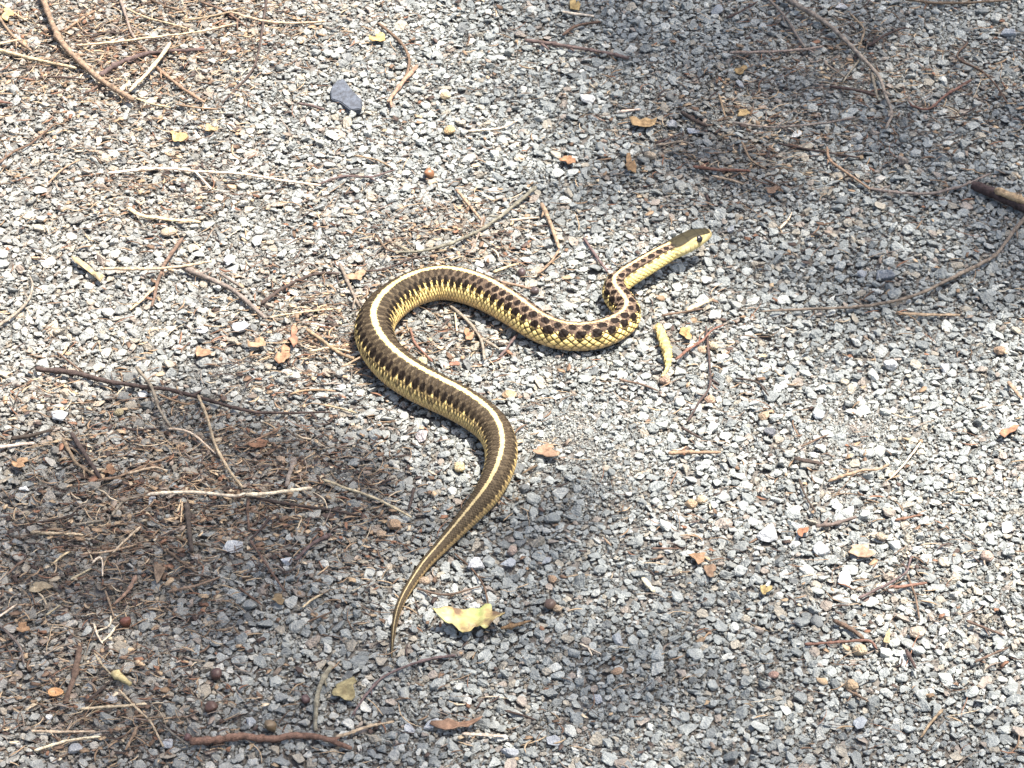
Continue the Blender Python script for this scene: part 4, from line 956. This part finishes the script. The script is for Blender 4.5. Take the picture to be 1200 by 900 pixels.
# slate chip
ol = [(388, 106), (396, 99), (404, 98), (413, 110), (425, 122), (423, 131), (412, 131), (399, 121), (389, 117)]
W = [P(x, y, ZT) for x, y in ol]; cw = sum(W, Vector())/len(W); bm = bmesh.new()
fc = bm.faces.new([bm.verts.new(v-cw) for v in W]); ex_ = bmesh.ops.extrude_face_region(bm, geom=[fc])
for v in ex_['geom']:
    if isinstance(v, bmesh.types.BMVert): v.co.z += .0042+v.co.x*.08
bmesh.ops.recalc_face_normals(bm, faces=bm.faces)
bmesh.ops.bevel(bm, geom=list(bm.edges), offset=.0006, segments=2, affect='EDGES')
me = bpy.data.meshes.new('slate_chip'); bm.to_mesh(me); bm.free()
o = link('slate_chip', me, None, M_FLAKE); o.location = (cw.x, cw.y, ZT-.0012); o.rotation_euler = (.12, -.1, 0); o.color = (.085, .095, .115, 1)
tag(o, 'flat dark slate chip alone on pale bright gravel', 'stone')

# ---------------------------------------------------------------- the tree beside the path, whose crown throws the dappled shade
SHADE = [(800, 110, 150, 150, 1.0), (930, 40, 260, 120, .85), (1110, 250, 150, 110, .95), (1000, 200, 150, 120, .8), (1190, 130, 120, 120, .6), (900, 300, 70, 45, .35), (680, -30, 120, 60, .5),
         (170, 620, 210, 120, .85), (60, 800, 220, 130, .75), (330, 760, 150, 130, .6), (330, 560, 110, 80, .7), (300, 900, 260, 90, .6), (560, 720, 120, 130, .38), (760, 770, 130, 100, .55),
         (700, 880, 220, 80, .5), (880, 720, 60, 80, .45), (1000, 900, 160, 70, .5), (230, 450, 110, 50, .35), (640, 600, 60, 50, .3), (1180, 890, 90, 60, .4), (30, 620, 90, 110, .5), (1090, 830, 130, 60, .35), (620, 660, 90, 60, .3), (870, 860, 120, 70, .3), (500, 850, 120, 80, .25), (960, 400, 170, 60, .22), (740, 600, 130, 70, .15), (1060, 290, 170, 60, .6), (1180, 260, 90, 100, .6), (330, 120, 120, 60, .12)]
SUNNY = [(1150, 620, 140, 130, .8), (1000, 560, 160, 70, .1), (560, 400, 200, 90, .6), (200, 200, 300, 160, .4), (780, 290, 60, 40, .5), (40, 470, 80, 50, .3)]
nL = 115000; hx = rng.uniform(-1.7, 1.9, nL); hy = rng.uniform(-1.6, 2.0, nL)
q0, q1 = proj(np.c_[hx, hy, np.zeros(nL)])
den = np.clip(blobs(q0, q1, SHADE)-blobs(q0, q1, SUNNY), 0, 1.0)
cl = np.array([noise.noise(Vector((a*2.6, b*2.6, 4))) for a, b in zip(hx, hy)])
outside = (q0 < -60) | (q0 > 1260) | (q1 < -60) | (q1 > 960)
den = np.where(outside, np.clip(.45+1.5*cl, 0, 1), den)
kk = rng.random(nL) < np.where(outside, den, den*.74)
hx, hy = hx[kk], hy[kk]; nL = len(hx)
th = rng.uniform(4.6, 6.2, nL)
S3 = np.array(SUN)/SUN.z
cen = np.c_[hx, hy, np.zeros(nL)]+th[:, None]*S3
ln = rng.uniform(.022, .036, nL); wd = ln*rng.uniform(.5, .7, nL)
az = rng.uniform(0, 6.283, nL); tl = rng.normal(0, .4, (nL, 2))
ax = np.c_[np.cos(az), np.sin(az), tl[:, 0]]; bx = np.c_[-np.sin(az), np.cos(az), tl[:, 1]]
ax *= ln[:, None]; bx *= wd[:, None]
v = np.stack([cen-ax*.5, cen-bx*.5+ax*.05+[0, 0, .003], cen+ax*.5, cen+bx*.5+ax*.05+[0, 0, .003]], 1).reshape(-1, 3)
k = np.arange(nL)*4
M_CROWN, t, b = newmat('tree_leaves'); b.inputs['Base Color'].default_value = (.06, .11, .03, 1); b.inputs['Roughness'].default_value = .5
tr = N(t, 'ShaderNodeBsdfTranslucent'); tr.inputs[0].default_value = (.16, .26, .05, 1); mx = N(t, 'ShaderNodeMixShader'); mx.inputs[0].default_value = .3
oi = N(t, 'ShaderNodeTexCoord'); nn = N(t, 'ShaderNodeTexNoise', i_Scale=6.0); t.links.new(oi.outputs['Object'], nn.inputs['Vector'])
t.links.new(ramp(t, nn.outputs[0], [(.3, (.045, .085, .022)), (.7, (.085, .14, .035))]), b.inputs['Base Color'])
t.links.new(b.outputs[0], mx.inputs[1]); t.links.new(tr.outputs[0], mx.inputs[2]); t.links.new(mx.outputs[0], t.nodes['Material Output'].inputs[0])
TREES = [(Vector((3.4, 3.2, 0)), 'leafy tree beside the path shading the bark-covered stick and the tangle beyond', 'far'), (Vector((-2.6, -3.4, 0)), 'leafy tree beside the path shading the litter and seeds by the tail', 'near')]
first = (hx*.65+hy*.55+.12) > 0
for ti, (TB, lb, _) in enumerate(TREES):
    sel = first if ti == 0 else ~first
    tree = link('tree', None); tree.location = TB; tag(tree, lb, 'tree', 'trees along the path')
    ids_ = np.flatnonzero(sel); vv = v.reshape(-1, 4, 3)[ids_].reshape(-1, 3)-np.array(TB); k = np.arange(len(ids_))*4
    link('crown', mesh_np('crown', vv, np.concatenate([np.stack([k, k+1, k+2], 1), np.stack([k, k+2, k+3], 1)]), False), tree, M_CROWN)
    V = []; F = []
    def limb(pts, r0, r1, ns=8):
        pp = catmull([tuple(p) for p in pts], 8); k0 = len(V); n = len(pp)
        for i in range(n):
            tg = Vector(pp[min(i+1, n-1)]-pp[max(i-1, 0)]).normalized(); s_ = tg.cross(Vector((.3, .9, .2))).normalized(); u_ = s_.cross(tg); r_ = r0+(r1-r0)*(i/(n-1))
            for k in range(ns): V.append(tuple(Vector(pp[i])+(s_*math.cos(k/ns*6.283)+u_*math.sin(k/ns*6.283))*r_))
            if i:
                for k in range(ns): F.append([k0+(i-1)*ns+k, k0+(i-1)*ns+(k+1) % ns, k0+i*ns+(k+1) % ns, k0+i*ns+k])
    limb([(0, 0, -.1), (.05, 0, 1.5), (-.05, .06, 3.2), (-.15, 0, 5.0), (-.2, .1, 6.8)], .17, .05, 12)
    tip = [(820, 110), (1000, 60), (1110, 240), (940, 210)] if ti == 0 else [(170, 640), (60, 800), (330, 760), (300, 880), (700, 860)]
    for ci in range(16):                          # limbs reach out to the leaf clumps
        if ci < len(tip): g = P(*tip[ci]); e = Vector(g)+5.4*Vector(S3.tolist())-TB
        else:
            far_ = ids_[(abs(hx[ids_]) > .6) | (abs(hy[ids_]) > .6)]; far_ = far_[(hx[far_]*TB.x+hy[far_]*TB.y) > 0]
            e = Vector(cen[far_[rng.integers(0, len(far_))]])-TB
        z0 = random.uniform(3.6, 4.6); h = e.copy(); h.z = 0
        limb([(-.05, .03, z0), tuple(h*.4+Vector((0, 0, z0+(e.z-z0)*.55))), tuple(h*.75+Vector((0, 0, e.z+.05))), tuple(e)], .025, .003, 6)
    tk = link('trunk', mesh_np('trunk', V, F), tree, M_TWIG); tk.color = (.16, .12, .09, 1)
